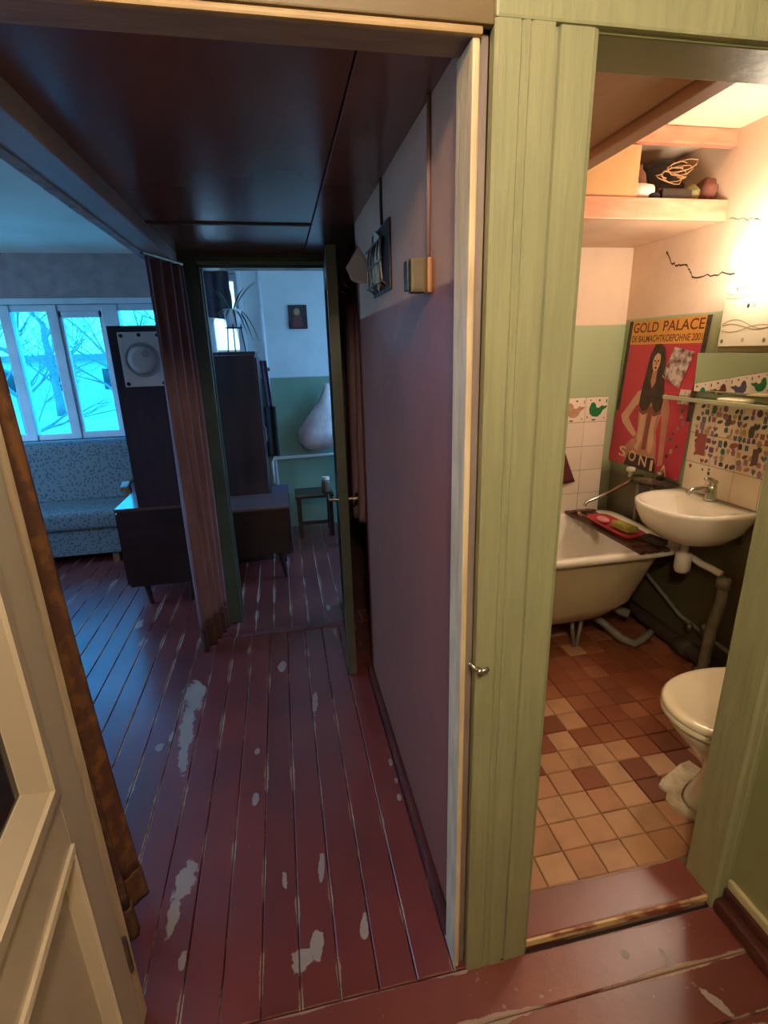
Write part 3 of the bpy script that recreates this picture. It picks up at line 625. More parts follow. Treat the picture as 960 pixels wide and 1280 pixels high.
pipe_thing('water_pipe', 'thin grey water pipe sloping along the sink wall behind the sewer pipe', [(2.005, 1.75, .17), (2.005, 2.1, .2), (2.005, 2.5, .36), (2.005, 2.75, .44)], .011, mGreyPipe, [('valve', [(2.0, 1.93, .17), (1.985, 1.93, .25)], .017, mBrass), ('valve', [(2.0, 2.02, .185), (1.975, 2.02, .185)], .02, mBrass)])
pipe_thing('bath_drain_pipe', 'bent pale grey drain hose between tub and sewer pipe', [(1.62, 2.34, .14), (1.66, 2.25, .12), (1.72, 2.18, .06), (1.78, 2.15, .035), (1.83, 2.16, .045), (1.87, 2.17, .06), (1.905, 2.18, .075)], .021, mGreyPipe, [('joint', [(1.77, 2.345, .16), (1.84, 2.30, .13)], .026, mGreyPipe)])

# ---- bathtub
TX0, TX1, TY0, TY1 = .50, 1.99, 2.075, 2.80
t = thing('bathtub', ((TX0+TX1)/2, (TY0+TY1)/2, TOPB), 'old white enamel bathtub on metal legs along the tiled wall', 'bathtub')
def rr(x0, x1, y0, y1, z, p=7, n=48):
    cx, cy, a, b = (x0+x1)/2, (y0+y1)/2, (x1-x0)/2, (y1-y0)/2; out = []
    for k in range(n):
        th = 2*PI*(k+.5)/n; c, s_ = math.cos(th), math.sin(th)
        out.append((cx+a*math.copysign(abs(c)**(2/p), c), cy+b*math.copysign(abs(s_)**(2/p), s_), z))
    return out
MB().rings([rr(TX0+.30, TX1-.34, TY0+.16, TY1-.14, .185, 3), rr(TX0+.22, TX1-.27, TY0+.10, TY1-.09, .205, 4), rr(TX0+.12, TX1-.19, TY0+.065, TY1-.06, .28, 5), rr(TX0+.05, TX1-.07, TY0+.04, TY1-.04, .555, 6)], 'first').build('outer_shell', mTubOut, t, smooth=True)
MB().rings([rr(TX0+.04, TX1-.05, TY0+.035, TY1-.035, .555), rr(TX0, TX1, TY0, TY1, .572, 9), rr(TX0, TX1, TY0, TY1, .597, 9), rr(TX0+.01, TX1-.01, TY0+.01, TY1-.01, .605, 9), rr(TX0+.06, TX1-.06, TY0+.05, TY1-.05, .602, 6),
            rr(TX0+.075, TX1-.08, TY0+.065, TY1-.065, .57, 5), rr(TX0+.14, TX1-.2, TY0+.10, TY1-.10, .28, 4), rr(TX0+.25, TX1-.3, TY0+.14, TY1-.14, .205, 3)], 'last').build('basin', mWhite, t, smooth=True)
for lx, ly in ((.86, 2.22), (1.475, 2.235), (.86, 2.66), (1.475, 2.66)):
    MB().tube([(lx-.035, ly, .23), (lx-.024, ly-.005, .12), (lx-.008, ly-.008, TOPB+.012), (lx+.008, ly-.008, TOPB+.012), (lx+.020, ly-.005, .12), (lx+.032, ly, .23)], [.012, .011, .012, .012, .011, .012], 8).build('leg', mGreyPipe, t, smooth=True)

# ---- rack across the tub with washing things
t = thing('bath_rack', (1.76, 2.40, .606), 'narrow slatted wooden rack laid across the end of the tub', 'rack')
mRack = mat('brown_wet_wood', sp('5C3A2A'), sp('3F281E'), scale=8, stretch=(5, 1, 5), rough=.5)
for k in range(4):
    MB().box(1.672+k*.045, 1.706+k*.045, 2.06, 2.77, .606, .622).build('slat', mRack, t, bevel=.003)
for y in (2.12, 2.70): MB().box(1.665, 1.845, y, y+.03, .6225, .632).build('cross_bar', mRack, t, bevel=.002)
mRedT = mat('red_tray_plastic', sp('C03A3E'), sp('A02C34'), rough=.45)
o = MB().rings([rr(1.69, 1.80, 2.20, 2.55, .633, 5, 32), rr(1.67, 1.82, 2.18, 2.57, .655, 5, 32), rr(1.68, 1.81, 2.19, 2.56, .655, 5, 32), rr(1.70, 1.79, 2.21, 2.54, .640, 5, 32)]).build('tray', mRedT, None, smooth=False)
tag(o, 'red shallow soap tray on the rack across the tub', 'tray')
o = MB().rbox((1.755, 2.31, .663), (.075, .13, .036), (0, .1, .1)).build('sponge', mat('yellow_green_sponge', sp('A8A548'), sp('8C8A3A'), scale=60, rough=.95, bump=.8), None, bevel=.012)
tag(o, 'yellow-green bath sponge lying in the red tray', 'sponge')
o = MB().sphere((1.72, 2.45, .662), .03, 14, 8, (1.0, 1.5, .55)).build('soap', mat('pink_soap', sp('D88C86'), rough=.4), None, smooth=True)
tag(o, 'pink oval soap in the red tray beside the sponge', 'soap')
o = MB().rbox((1.80, 2.13, .6475), (.06, .12, .03), (0, 0, .15)).build('washcloth', mat('dark_washcloth', sp('3B2C30'), sp('54403C'), scale=30, rough=.95, bump=.5), None, bevel=.01)
tag(o, 'dark folded washcloth at the sink end of the rack', 'cloth')
beadc = [sp(c) for c in ('7A4A34', '9C7C58', 'C6B49A', '5A3226')]
t = thing('bead_string', (1.70, 2.64, .633), 'string of small brown and beige beads at the wall end of the tub rack', 'beads')
MB().tube([(1.672, 2.60, .644), (1.69, 2.66, .644), (1.72, 2.71, .644)], .002, 6).build('cord', mRack, t)
for k in range(7):
    MB().sphere((1.672+.0078*k, 2.598+.018*k, .644), .0105, 10, 7).build('bead', mat('bead_%d' % k, beadc[k % 4], rough=.5), t, smooth=True)
# ---- shower mixer
t = thing('bath_mixer', (2.03, 2.48, .86), 'tarnished wall mixer with long swivel spout under the red poster', 'tap')
mb = MB().tube([(1.985, 2.37, .875), (1.985, 2.60, .845)], .02, 12)
mb.tube([(2.03, 2.40, .87), (1.985, 2.40, .87)], .022, 10).tube([(2.03, 2.575, .85), (1.985, 2.575, .85)], .022, 10)
mb.build('body', mBrass, t, smooth=True)
MB().tube([(1.98, 2.575, .85), (1.94, 2.57, .83), (1.80, 2.53, .79), (1.64, 2.50, .755), (1.63, 2.50, .735)], [.011, .011, .010, .009, .010], 10).build('spout', mChrome, t, smooth=True)
for y, z in ((2.37, .90), (2.60, .875)):
    mb = MB().lathe([(.012, 0), (.012, .03), (.026, .035), (.024, .055), (.008, .06)], (1.975, y, z-.02), 10); mb.build('handle', mPlasticW if y > 2.5 else mBrass, t, smooth=True)
for y in (2.43, 2.55): MB().tube([(1.995, y, .85), (2.0, y, .6), (2.005, y, .42)], .010, 8).build('riser_pipe', mGreyPipe, t, smooth=True)
o = MB().box(1.93, 2.022, 2.268, 2.36, .878, .888).box(1.93, 1.936, 2.268, 2.36, .888, .90).build('soap_shelf', mat('dark_metal_shelf', sp('4E3B3A'), rough=.5), None)
tag(o, 'small dark shelf at the left corner of the basin under the poster', 'shelf')

# ---- toilet
t = thing('toilet', (1.45, 1.20, TOPB), 'white toilet with its lid closed behind the bathroom door casing', 'toilet')
def el(cx, a, b, z, n=36, p=2.1):
    r = []
    for k in range(n):
        th = 2*PI*k/n; c, s_ = math.cos(th), math.sin(th)
        r.append((cx+a*math.copysign(abs(c)**(2/p), c), 1.20+b*math.copysign(abs(s_)**(2/p), s_), z))
    return r
MB().rings([el(1.52, .22, .11, TOPB), el(1.52, .21, .105, .03), el(1.53, .17, .085, .12), el(1.52, .17, .09, .2), el(1.48, .22, .14, .29), el(1.45, .25, .18, .37), el(1.45, .255, .185, .395), el(1.45, .20, .14, .395), el(1.46, .12, .08, .30)]).build('bowl', mWhite, t, smooth=True)
mSeat = mat('cream_toilet_seat', sp('F0E2C4'), sp('E6D6B6'), scale=2, rough=.2)
MB().rings([el(1.445, .262, .19, .397), el(1.445, .268, .196, .405), el(1.445, .262, .19, .418)]).build('seat', mSeat, t, smooth=True)
MB().rings([el(1.445, .262, .19, .420), el(1.445, .268, .196, .430), el(1.445, .258, .186, .440), el(1.445, .225, .155, .441), el(1.445, .215, .146, .434), el(1.445, .05, .04, .437)]).build('lid', mSeat, t, smooth=True)
MB().box(1.83, 2.02, 1.02, 1.38, .40, .76).build('tank', mWhite, t, bevel=.03)
MB().box(1.82, 2.025, 1.01, 1.39, .76, .79).build('tank_lid', mWhite, t, bevel=.012)
MB().lathe([(.02, 0), (.018, .012)], (1.93, 1.2, .79), 14).build('flush_button', mChrome, t, smooth=True)
MB().box(1.66, 1.84, 1.1, 1.3, .30, .405).build('tank_base', mWhite, t, bevel=.02)
# crumbled cement round the foot
cp = []
for k in range(15):
    a = math.radians(100+10.5*k); q = 1.0+.13*mnoise.noise(Vector((k*.9, 3, 0)))
    cp.append((1.51+.262*math.cos(a)*q, 1.225+.158*math.sin(a)*q))
ci = [(1.52+.224*math.cos(math.radians(100+10.5*k)), 1.2+.114*math.sin(math.radians(100+10.5*k))) for k in range(15)]
o = MB().rings([[(x, y, TOPB-.001) for x, y in cp+ci[::-1]], [(x, y, TOPB+.010+.006*mnoise.noise(Vector((x*30, y*30, 0)))) for x, y in cp+ci[::-1]]]).build('cement_patch', mat('crumbled_white_cement', sp('E0D2B8'), sp('B49E80'), scale=18, rough=1, bump=1.0), None)
tag(o, 'ragged white cement patch at the foot of the toilet', 'cement')

# ---- mirror cabinet above the basin
t = thing('bath_cabinet', (1.965, 1.74, 1.56), 'pale wall cabinet with wavy line print beneath the globe lamp', 'cabinet')
mCab = mat('cabinet_shaded_side', sp('9A9068'), sp('8A8058'), rough=.5); mCabF = mat('cabinet_front_cream', sp('D8CAAC'), sp('CCBC9E'), scale=2, rough=.25)  # olive body colour holds the shade of the cabinet's side and underside
CX = 1.905
MB().box(CX, 2.029, 1.44, 2.032, 1.555, 1.825).build('body', mCab, t, bevel=.003)
d = MB().box(CX-.014, CX-.001, 1.44, 2.024, 1.578, 1.827).build('door', mCabF, t, bevel=.002)
mLine = mat('print_line_brown', sp('9C8A70'), rough=.5)
def wave(z0, amp, ph, w=.0018):
    mb = MB()
    fn = lambda i, j: (CX-.0147, 2.015-.56*i, z0+amp*math.sin(i*13+ph)+w*(j*2-1))
    mb.grid(fn, 60, 1); return mb.build('line_print', mLine, d)
for z0, a_, ph in ((1.79, .010, 3.1), (1.775, .006, 3.4), (1.665, .020, .2), (1.655, .013, .6), (1.648, -.012, .4)): wave(z0, a_, ph)
for (y, z, c) in ((1.965, 1.805, '6E6248'), (1.935, 1.806, '8A7A58'), (1.90, 1.735, '3A3A34'), (1.87, 1.735, 'D88A84'), (2.005, 1.60, '6E6A60'), (1.90, 1.603, 'A89C8A'), (1.80, 1.60, '6E6A60'), (1.70, 1.74, '3A3A34')):
    flat(ell(0, 0, .0075, .009, 10), 'dot_print', mat('dot_'+c+str(y), sp(c)), d, lambda u, v, y=y, z=z: (CX-.0148, y+u, z+v))

# ---- tilted mirror strip and glass shelf
MT = math.radians(2.8)
t = thing('wall_mirror', (2.01, 1.85, 1.36), 'unframed mirror strip tilted forward above the glass shelf', 'mirror')
def mirr(y, h, off): return (2.012-h*math.sin(MT)-off*math.cos(MT), y, 1.37+h*math.cos(MT)+0*off)
mb = MB().add([mirr(2.25, 0, 0), mirr(1.45, 0, 0), mirr(1.45, .18, 0), mirr(2.25, .18, 0), mirr(2.25, 0, .005), mirr(1.45, 0, .005), mirr(1.45, .18, .005), mirr(2.25, .18, .005)], [(0, 3, 2, 1), (4, 5, 6, 7), (0, 1, 5, 4), (1, 2, 6, 5), (2, 3, 7, 6), (3, 0, 4, 7)])
mb.build('glass', mMirror, t)
for y in (1.55, 2.1): MB().box(2.005, 2.029, y, y+.02, 1.36, 1.375).build('clip', mChrome, t)
t = thing('glass_shelf', (1.95, 1.9, 1.335), 'clear glass shelf on the wall over the sticker covered tiles', 'shelf')
MB().box(1.885, 2.02, 1.48, 2.30, 1.338, 1.346).build('glass', mShelfGlass, t, bevel=.001)
MB().box(1.880, 1.886, 1.48, 2.305, 1.333, 1.352).build('front_rail', mat('shelf_edge_green', sp('BFC0A0'), sp('A8A886'), rough=.2), t, bevel=.002)
for y in (2.24, 1.6): MB().box(2.0, 2.03, y, y+.03, 1.322, 1.338).build('bracket', mChrome, t)
o = MB().rings([rr(1.90, 1.98, 1.86, 2.0, 1.347, 4, 24), rr(1.895, 1.985, 1.855, 2.005, 1.358, 4, 24), rr(1.905, 1.975, 1.865, 1.995, 1.362, 4, 24)]).build('soap_dish', mat('cream_soap_dish', sp('EBD9AE'), rough=.3), None, smooth=True)
tag(o, 'cream soap dish lying on the clear glass shelf', 'dish')

# ---- stickers on the tiles above the basin
t = thing('sticker_collage', (2.02, 1.85, 1.02), 'crowded collage of small coloured stickers on white tiles above the basin', 'stickers')
stc = ['6A3B30', '8E3E36', '3E5A3C', '2B6E62', 'B0483F', 'C98F6E', '4A3328', '7A4E7A', 'A86A94', 'C7A15A', '5B6B78', 'B8837A', '37302C', '9C5A44']
stm = [mat('sticker_'+c, sp(c), tuple(q*.5+.1 for q in sp(c)), scale=120, rough=.45) for c in stc]
HEART = [(0, -.5), (.42, -.08), (.48, .22), (.3, .44), (.08, .36), (0, .2), (-.08, .36), (-.3, .44), (-.48, .22), (-.42, -.08)]
shapes = [ell(0, 0, .4, .5, 12), HEART, [(-.4, -.5), (.4, -.5), (.4, .5), (-.4, .5)], [(-.25, -.5), (.3, -.45), (.35, .1), (.15, .5), (-.2, .45), (-.38, 0)], ell(0, 0, .5, .3, 12, .5)]
def sticker(y, z, w, h, sh, m, x=2.0221):
    flat([(-u*w, v*h) for u, v in shapes[sh]], 'sticker', m, t, lambda u, v: (x-random.uniform(0, .0004), y+u, z+v))
rs = random.Random(11)
row_z = [1.300, 1.270, 1.238, 1.205, 1.172, 1.138, 1.105, 1.072, 1.042]
for ri, z in enumerate(row_z):
    y = 2.235-.004*ri
    while y > 1.50:
        w = rs.uniform(.018, .038); h = rs.uniform(.022, .036)
        if rs.random() < .88: sticker(y-w/2, z+rs.uniform(-.006, .006), w, h, rs.randrange(5), rs.choice(stm))
        y -= w+rs.uniform(.001, .008)
for (y, z, w, h, sh, c) in ((2.17, 1.115, .075, .105, 2, 4), (2.03, 1.245, .04, .045, 0, 0), (1.90, 1.215, .045, .055, 3, 6), (1.86, 1.11, .04, .07, 2, 0), (1.98, 1.14, .05, .04, 4, 4), (2.05, 1.265, .04, .03, 0, 8), (2.12, 1.29, .03, .035, 2, 3), (1.74, 1.10, .035, .07, 2, 6)):
    sticker(y, z, w, h, sh, stm[c], 2.0214)
for (y, z, w, h, sh, c) in ((2.215, .998, .02, .026, 1, 1), (2.135, .995, .013, .016, 1, 10), (2.095, .985, .02, .02, 3, 6), (2.095, 1.004, .012, .012, 0, 6)):
    sticker(y, z, w, h, sh, stm[c])

# ---- poster with lettering
PW, PH = .60, .815
t = thing('wall_poster', (2.02, 2.54, .9), 'red poster of a long-haired woman titled GOLD PALACE on the bathroom wall', 'poster')
def pf(layer):
    return lambda u, v: (2.0235-.016*v-.0006*layer, 2.845-.012*(1-v)-u*PW+.045*(v-.35)*.8, 1.722-v*PH)
def pp(nm, poly, m, layer, solid=0): return flat(poly, nm, m, t, pf(layer))
sheet = MB(); f0, f1 = pf(0), pf(-2.0)
qs = [(0, 0), (1, 0), (1, 1), (0, 1)]
sheet.rings([[f1(u, v) for u, v in qs], [f0(u, v) for u, v in qs]]).build('sheet', mat('poster_red', sp('CC3C50'), sp('B63046'), scale=3, rough=.4), t)
mOr = mat('poster_orange', sp('E2A24A'), sp('D4913C'), scale=4, rough=.4); mBr = mat('poster_brown_ink', sp('6E2418'), rough=.4)
mEdge = mat('poster_dark_edge', sp('2E2A20'), sp('4A4A30'), scale=30, rough=.5); mSkin = mat('poster_skin_ink', sp('C98E74'), sp('B27660'), scale=8, rough=.4)
mSkinL = mat('poster_skin_light', sp('DDB090'), sp('CF9C80'), scale=8, rough=.4); mSkinD = mat('poster_skin_shade', sp('8E5040'), sp('7A4034'), scale=8, rough=.4)
mHair = mat('poster_hair_ink', sp('33211E'), sp('4E342B'), scale=18, rough=.4)
pp('header_print', [(.05, 0), (.95, 0), (.95, .155), (.05, .155)], mOr, 1)
pp('border_print', [(0, 0), (.05, 0), (.05, .62), (0, .62)], mEdge, 1)
pp('border_print', [(.95, 0), (1, 0), (1, .62), (.95, .62)], mEdge, 1)
def text(body, name, m, u0, u1, v0, v1, layer, parent, frame, serif=0.0, jitter=0):
    c = bpy.data.curves.new(name, 'FONT'); c.body = body; c.offset = .012; c.size = 1
    o = bpy.data.objects.new(name, c); COL.objects.link(o)
    dg = bpy.context.evaluated_depsgraph_get(); me = bpy.data.meshes.new_from_object(o.evaluated_get(dg))
    COL.objects.unlink(o); bpy.data.objects.remove(o)
    xs = [v.co.x for v in me.vertices]; ys = [v.co.y for v in me.vertices]
    x0, x1, y0, y1 = min(xs), max(xs), min(ys), max(ys)
    mb = MB(); mb.v = [Vector(frame(u0+(v.co.x-x0)/(x1-x0)*(u1-u0), v1-(v.co.y-y0)/(y1-y0)*(v1-v0))) for v in me.vertices]
    mb.f = [list(p.vertices) for p in me.polygons]
    bpy.data.meshes.remove(me)
    return mb.build(name, m, parent)
text('GOLD', 'title_print', mBr, .07, .41, .014, .078, 2, t, pf(2)); text('PALACE', 'title_print', mBr, .47, .94, .012, .076, 2, t, pf(2))
text('DE BALMACHTKOEPOHNE 2001', 'subtitle_print', mBr, .07, .94, .097, .14, 2, t, pf(2))
# the figure: arms, torso, wrap, hair
pp('figure_print', [(.40, .44), (.28, .47), (.19, .56), (.09, .65), (.13, .70), (.24, .755), (.33, .79), (.36, .76), (.24, .68), (.21, .655), (.29, .57), (.37, .53)], mSkinL, 1)
pp('figure_print', [(.55, .44), (.67, .47), (.74, .56), (.755, .70), (.765, .82), (.78, .93), (.72, .95), (.70, .82), (.67, .66), (.63, .55)], mSkin, 1)
pp('figure_print', [(.36, .44), (.62, .44), (.665, .55), (.635, .66), (.62, .72), (.66, .82), (.69, .93), (.66, 1.0), (.24, 1.0), (.27, .92), (.34, .81), (.37, .73), (.345, .62), (.33, .52)], mSkin, 2)
pp('figure_print', [(.37, .58), (.44, .60), (.46, .70), (.45, .80), (.42, .88), (.36, .86), (.385, .75)], mSkinL, 3)
pp('figure_print', [(.54, .60), (.60, .60), (.59, .70), (.62, .80), (.60, .88), (.55, .86), (.53, .72)], mSkinL, 3)
pp('figure_print', [(.47, .56), (.53, .56), (.53, .86), (.47, .86)], mSkinD, 3)
pp('garment_print', [(.30, .905), (.67, .905), (.72, 1.0), (.25, 1.0)], mHair, 4)
pp('garment_print', [(.345, .535), (.48, .575), (.62, .535), (.645, .60), (.56, .625), (.48, .60), (.41, .625), (.34, .60)], mSkinD, 4)
pp('figure_print', [(.20, .885), (.31, .80), (.38, .79), (.40, .82), (.33, .88), (.27, .95), (.21, .95)], mSkin, 3)
pp('hair_print', [(.42, .155), (.50, .155), (.55, .185), (.58, .25), (.60, .36), (.645, .48), (.64, .57), (.58, .60), (.53, .57), (.50, .53), (.46, .58), (.40, .60), (.33, .56), (.335, .46), (.355, .34), (.375, .22)], mHair, 5)
pp('face_print', ell(.47, .265, .048, .068, 18), mSkinL, 6)
pp('neck_print', [(.445, .32), (.50, .32), (.505, .40), (.47, .44), (.44, .40)], mSkin, 6)
pp('fringe_print', [(.40, .19), (.545, .19), (.545, .27), (.52, .225), (.47, .21), (.435, .235), (.415, .28)], mHair, 7)
for u in (.449, .491): pp('eye_print', ell(u, .262, .012, .006, 10), mHair, 7)
pp('nose_print', [(.467, .262), (.475, .262), (.479, .288), (.463, .288)], mSkinD, 7)
pp('lips_print', ell(.471, .306, .017, .007, 12), mBr, 7)
mLet = mat('poster_cream_letters', sp('E8C8A4'), rough=.4)
for ch, u, v in (('S', .16, .90), ('O', .315, .915), ('N', .475, .93), ('I', .635, .945), ('A', .76, .955)):
    text(ch, 'name_letter_print', mLet, u, u+(.035 if ch == 'I' else .105), v-.03, v+.045, 8, t, pf(8))
# cards stuck on the poster
mCardP = mat('glossy_card_print', sp('D8C4BC'), sp('6A3A3C'), scale=26, rough=.35, lo=.42, hi=.62)
o = MB().rings([[pf(k)(u, v) for u, v in [(.66, .175), (.90, .205), (.80, .425), (.575, .36)]] for k in (6, 8)]).build('picture_card', mCardP, None)
tag(o, 'white picture card stuck askew on the upper part of the red poster', 'card')
o = MB().rings([[pf(k)(u, v) for u, v in [(.83, .43), (.945, .43), (.94, .52), (.82, .52)]] for k in (6, 8)]).build('picture_card', mat('pale_card_print', sp('E0CDBE'), sp('A86A5C'), scale=40, rough=.4, lo=.5, hi=.62), None)
tag(o, 'small pale card on the edge of the red poster near the glass shelf', 'card')
for k in range(10):
    u = .80+.13*rs.random(); v = .56+.038*k
    pp('sticker_print', [(u+a*.045, v+b*.03) for a, b in shapes[k % 5]], stm[(k*3+2) % len(stm)], 3)

# ---- dark red cloth hanging on the tiled wall
o = MB().grid(lambda i, j: (1.50+(.10+.155*j)*i+.02, 2.845-.012*math.sin(i*9+j*2)-.004, 1.115-.335*j), 14, 10).build('hand_towel', mat('dark_red_towel', sp('6E2F28'), sp('5A2620'), scale=80, rough=.95, bump=.5), None, smooth=True, solid=.006)
tag(o, 'dark red triangular towel hanging on the white tiled wall', 'towel')

# ---- shelf loft above the tub: fascia, shelf and junk
SH = struct(MB().box(.96, 2.028, 2.26, 2.868, 2.118, 2.135).build('trim_14', mPinkPale))
MB().box(.96, 2.028, 2.235, 2.26, 2.115, 2.20).build('front_board', mPink, SH, bevel=.004)
MB().box(.96, 2.028, 2.262, 2.866, 2.186, 2.198).build('top_board', mPinkPale, SH)
tb = sbox('trim_15', .96, 2.028, 2.235, 2.275, 2.405, 2.468, mPink, .004)
o = MB().box(1.0, 1.578, 2.25, 2.60, 2.1995, 2.398).build('cardboard_box', mCard, None, bevel=.003)
tag(o, 'plain tan cardboard box filling the left of the bathroom shelf', 'box')
mBagG = mat('dark_green_grey_bag', sp('36342A'), sp('1E1D17'), scale=14, rough=.6, bump=.7)
def on_shelf(c, r, sq): return MB().sphere(c, r, 18, 12, sq, .22)
o = on_shelf((1.832, 2.445, 2.302), .12, (.88, .75, .83)).build('junk_bag', mBagG, None, smooth=True); tag(o, 'bulging dark bag in the middle of the cluttered bathroom shelf', 'bag')
o = MB().lathe([(.04, 2.199), (.054, 2.23), (.058, 2.28), (.048, 2.325), (.032, 2.345), (.034, 2.36), (.02, 2.361)], (1.648, 2.385, 0), 22).build('brown_jar', mat('brown_jar_glaze', sp('7A5040'), sp('63402F'), rough=.35), None, smooth=True); tag(o, 'rounded brown jar beside the cardboard box on the shelf', 'jar')
o = MB().lathe([(.032, -.05), (.034, 0), (.03, .045)], (1.625, 2.29, 2.2345), 18, axis='X').build('paper_roll', mat('white_roll_paper', sp('F0E6D6'), rough=.8), None, smooth=True); tag(o, 'white paper roll lying against the cardboard box on the shelf', 'roll')
o = MB().rbox((1.785, 2.279, 2.2215), (.15, .03, .043), (0, 0, .03)).build('radio_box', mat('dark_box_plastic', sp('2B2422'), sp('3C322C'), rough=.4), None, bevel=.004); tag(o, 'flat black box at the front edge of the cluttered shelf', 'box')
o = MB().rbox((1.80, 2.328, 2.229), (.16, .058, .058), (0, 0, -.05)).build('shoe_box', mat('brown_leather_box', sp('5F3A26'), sp('4A2B1C'), scale=9, rough=.6), None, bevel=.012); tag(o, 'brown leathery box under the cable tangle on the shelf', 'box')
o = MB().sphere((1.885, 2.30, 2.2345), .036, 16, 10, (1, .9, 1), .15).build('yarn_ball', mat('mossy_yarn', sp('6A6A3C'), sp('8C8458'), scale=50, rough=.9, bump=.7), None, smooth=True); tag(o, 'mossy green ball at the front of the cluttered shelf', 'ball')
o = on_shelf((1.972, 2.315, 2.252), .052, (.8, 1.0, 1.0)).build('cloth_bundle', mat('red_brown_cloth', sp('7A4A3C'), sp('5E3830'), scale=18, rough=.9, bump=.5), None, smooth=True); tag(o, 'reddish brown cloth bundle at the wall end of the shelf', 'bundle')
o = on_shelf((1.675, 2.27, 2.2145), .018, (1.6, 1, .8)).build('dark_glove', mBlack, None, smooth=True); tag(o, 'small black lump between the white roll and the black box', 'glove')
mWire = mat('tan_cable', sp('C89A6A'), sp('A87850'), rough=.5)
cab = MB()
for k in range(6):
    rk = random.Random(k); c0 = Vector((1.775+.012*k, 2.32, 2.292+.012*k))
    pts = [c0+Vector((.065*math.sin(j*.7+k*1.9), -.012*math.cos(j*1.3+k)-.012, .020*math.cos(j*.8+k*1.7))) for j in range(9)]
    cab.tube(pts, .0022, 6)
o = cab.build('cable_tangle', mWire, None, smooth=True); tag(o, 'tangle of tan cables on top of the junk on the shelf', 'cable')

# ============================================================ ENTRY AND HALL THINGS
# ceiling lamp of the entry, above and behind the camera
t = thing('ceiling_lamp', (.06, -.2, 2.6), 'warm round ceiling lamp of the entry above the doorway', 'lamp')
MB().sphere((.06, -.2, 2.36), .09, 20, 14).build('globe', emission('entry_light', (1.0, .80, .58), ENTRY), t, smooth=True)
MB().tube([(.06, -.2, 2.6), (.06, -.2, 2.44)], .012, 10).build('holder', mPlasticW, t)

# open cream door leaf at the left, hinged on the hall opening
ang = math.atan2(-.9936, .113)
dl = bpy.data.objects.new('door_1', None); COL.objects.link(dl); dl.location = (-.4485, .905, .008); dl.rotation_euler = (0, 0, ang); dl['kind'] = 'structure'
def lpart(mb, name, m, bevel=0, parent=dl):
    me = bpy.data.meshes.new(name); me.from_pydata(mb.v, [], mb.f); bm = bmesh.new(); bm.from_mesh(me); bmesh.ops.recalc_face_normals(bm, faces=bm.faces)
    if bevel: bmesh.ops.bevel(bm, geom=[e for e in bm.edges if len(e.link_faces) == 2 and e.calc_face_angle(0) > .6], offset=bevel, segments=2, affect='EDGES')
    bm.to_mesh(me); bm.free(); me.materials.append(m)
    o = bpy.data.objects.new(name, me); COL.objects.link(o); o.parent = parent; return o
LW, T0 = .76, -.04           # local x along the leaf, local y: 0 = visible face, towards +y
S1 = .108
for nm, a in (('stile', (0, S1, 0, 2.0)), ('stile', (LW-.12, LW, 0, 2.0)), ('bottom_rail', (S1, LW-.12, 0, .275)), ('middle_rail', (S1, LW-.12, .765, .882)), ('top_rail', (S1, LW-.12, 1.88, 2.0))):
    lpart(MB().box(a[0], a[1], T0, 0, a[2], a[3]), nm, mDoor, .001)
lpart(MB().box(S1, LW-.12, T0+.012, -.016, .275, .765), 'panel', mDoor)
def mould(x0, x1, z0, z1, w, name, m, d0=0.004, d1=-.014):
    # sloping picture-frame moulding: outer edge at face height d0, inner edge at d1
    ro = [(x0, z0), (x1, z0), (x1, z1), (x0, z1)]; q = w*.35
    rings_ = []
    for ins, d in ((0, -.004), (0, d0), (q, d0+.002), (q+.004, d0-.004), (w, d1), (w, d1-.01)):
        rings_.append([(x0+ins, d, z0+ins), (x1-ins, d, z0+ins), (x1-ins, d, z1-ins), (x0+ins, d, z1-ins)])
    return lpart(MB().rings(rings_, cap=False), name, m)
mould(S1, LW-.12, .882, 1.88, .070, 'glazing_bead', mDoor, .007, -.018)
mould(S1, LW-.12, .275, .765, .032, 'panel_bead', mDoor, .006, -.012)
lpart(MB().box(S1+.05, LW-.17, -.024, -.020, .93, 1.83), 'pane', mDoorGlass)
for z in (.25, 1.7): lpart(MB().tube([(-.008, .0, z), (-.008, .0, z+.1)], .008, 10), 'hinge', mBrass)

# gathered brown brocade curtain at the near end of the living room opening
def curtain(name, x, y0, y1, z0, z1, folds, amp, m, label, hem=None, hem_z=None, lean=0, taper=0, hemm=None, dx=0):
    t = thing(name, (x, (y0+y1)/2, 0), label, 'curtain')
    def f(za, zb, ex=0):
        def g(i, j):
            z = za+(zb-za)*j; k = 1-taper*(1-(z-z0)/(z1-z0)); yc = (y0+y1)/2
            y = yc+(y0-yc+(y1-y0)*i)*k+lean*(1-(z-z0)/(z1-z0))
            a = amp*(1+ex)*(1+.25*math.sin(z*2.1+i*5))
            return (x+dx*i+a*math.sin(2*PI*folds*i+.5*math.sin(z*1.3))+.3*a*math.sin(2*PI*folds*2.3*i+1), y+.006*math.sin(2*PI*folds*i+1.5+z), z)
        return g
    zh = hem_z if hem_z else z0
    MB().grid(f(zh, z1), int(folds*14), 36).build('cloth', m, t, smooth=True, solid=.004)
    if hem_z: MB().grid(f(z0, zh, .12), int(folds*14), 8).build('hem', hemm or mHem, t, smooth=True, solid=.006)
    MB().tube([(x, y0-.02, z1+.012), (x+dx, y1+.02, z1+.012)], .009, 8).build('rail', mBrass, t)
    return t
curtain('curtain', -.545, 2.65, 2.93, .012, 2.03, 4, .018, mCurtM, 'mauve curtain gathered at the far end of the living room opening', hem_z=.16, taper=.06, dx=.115)
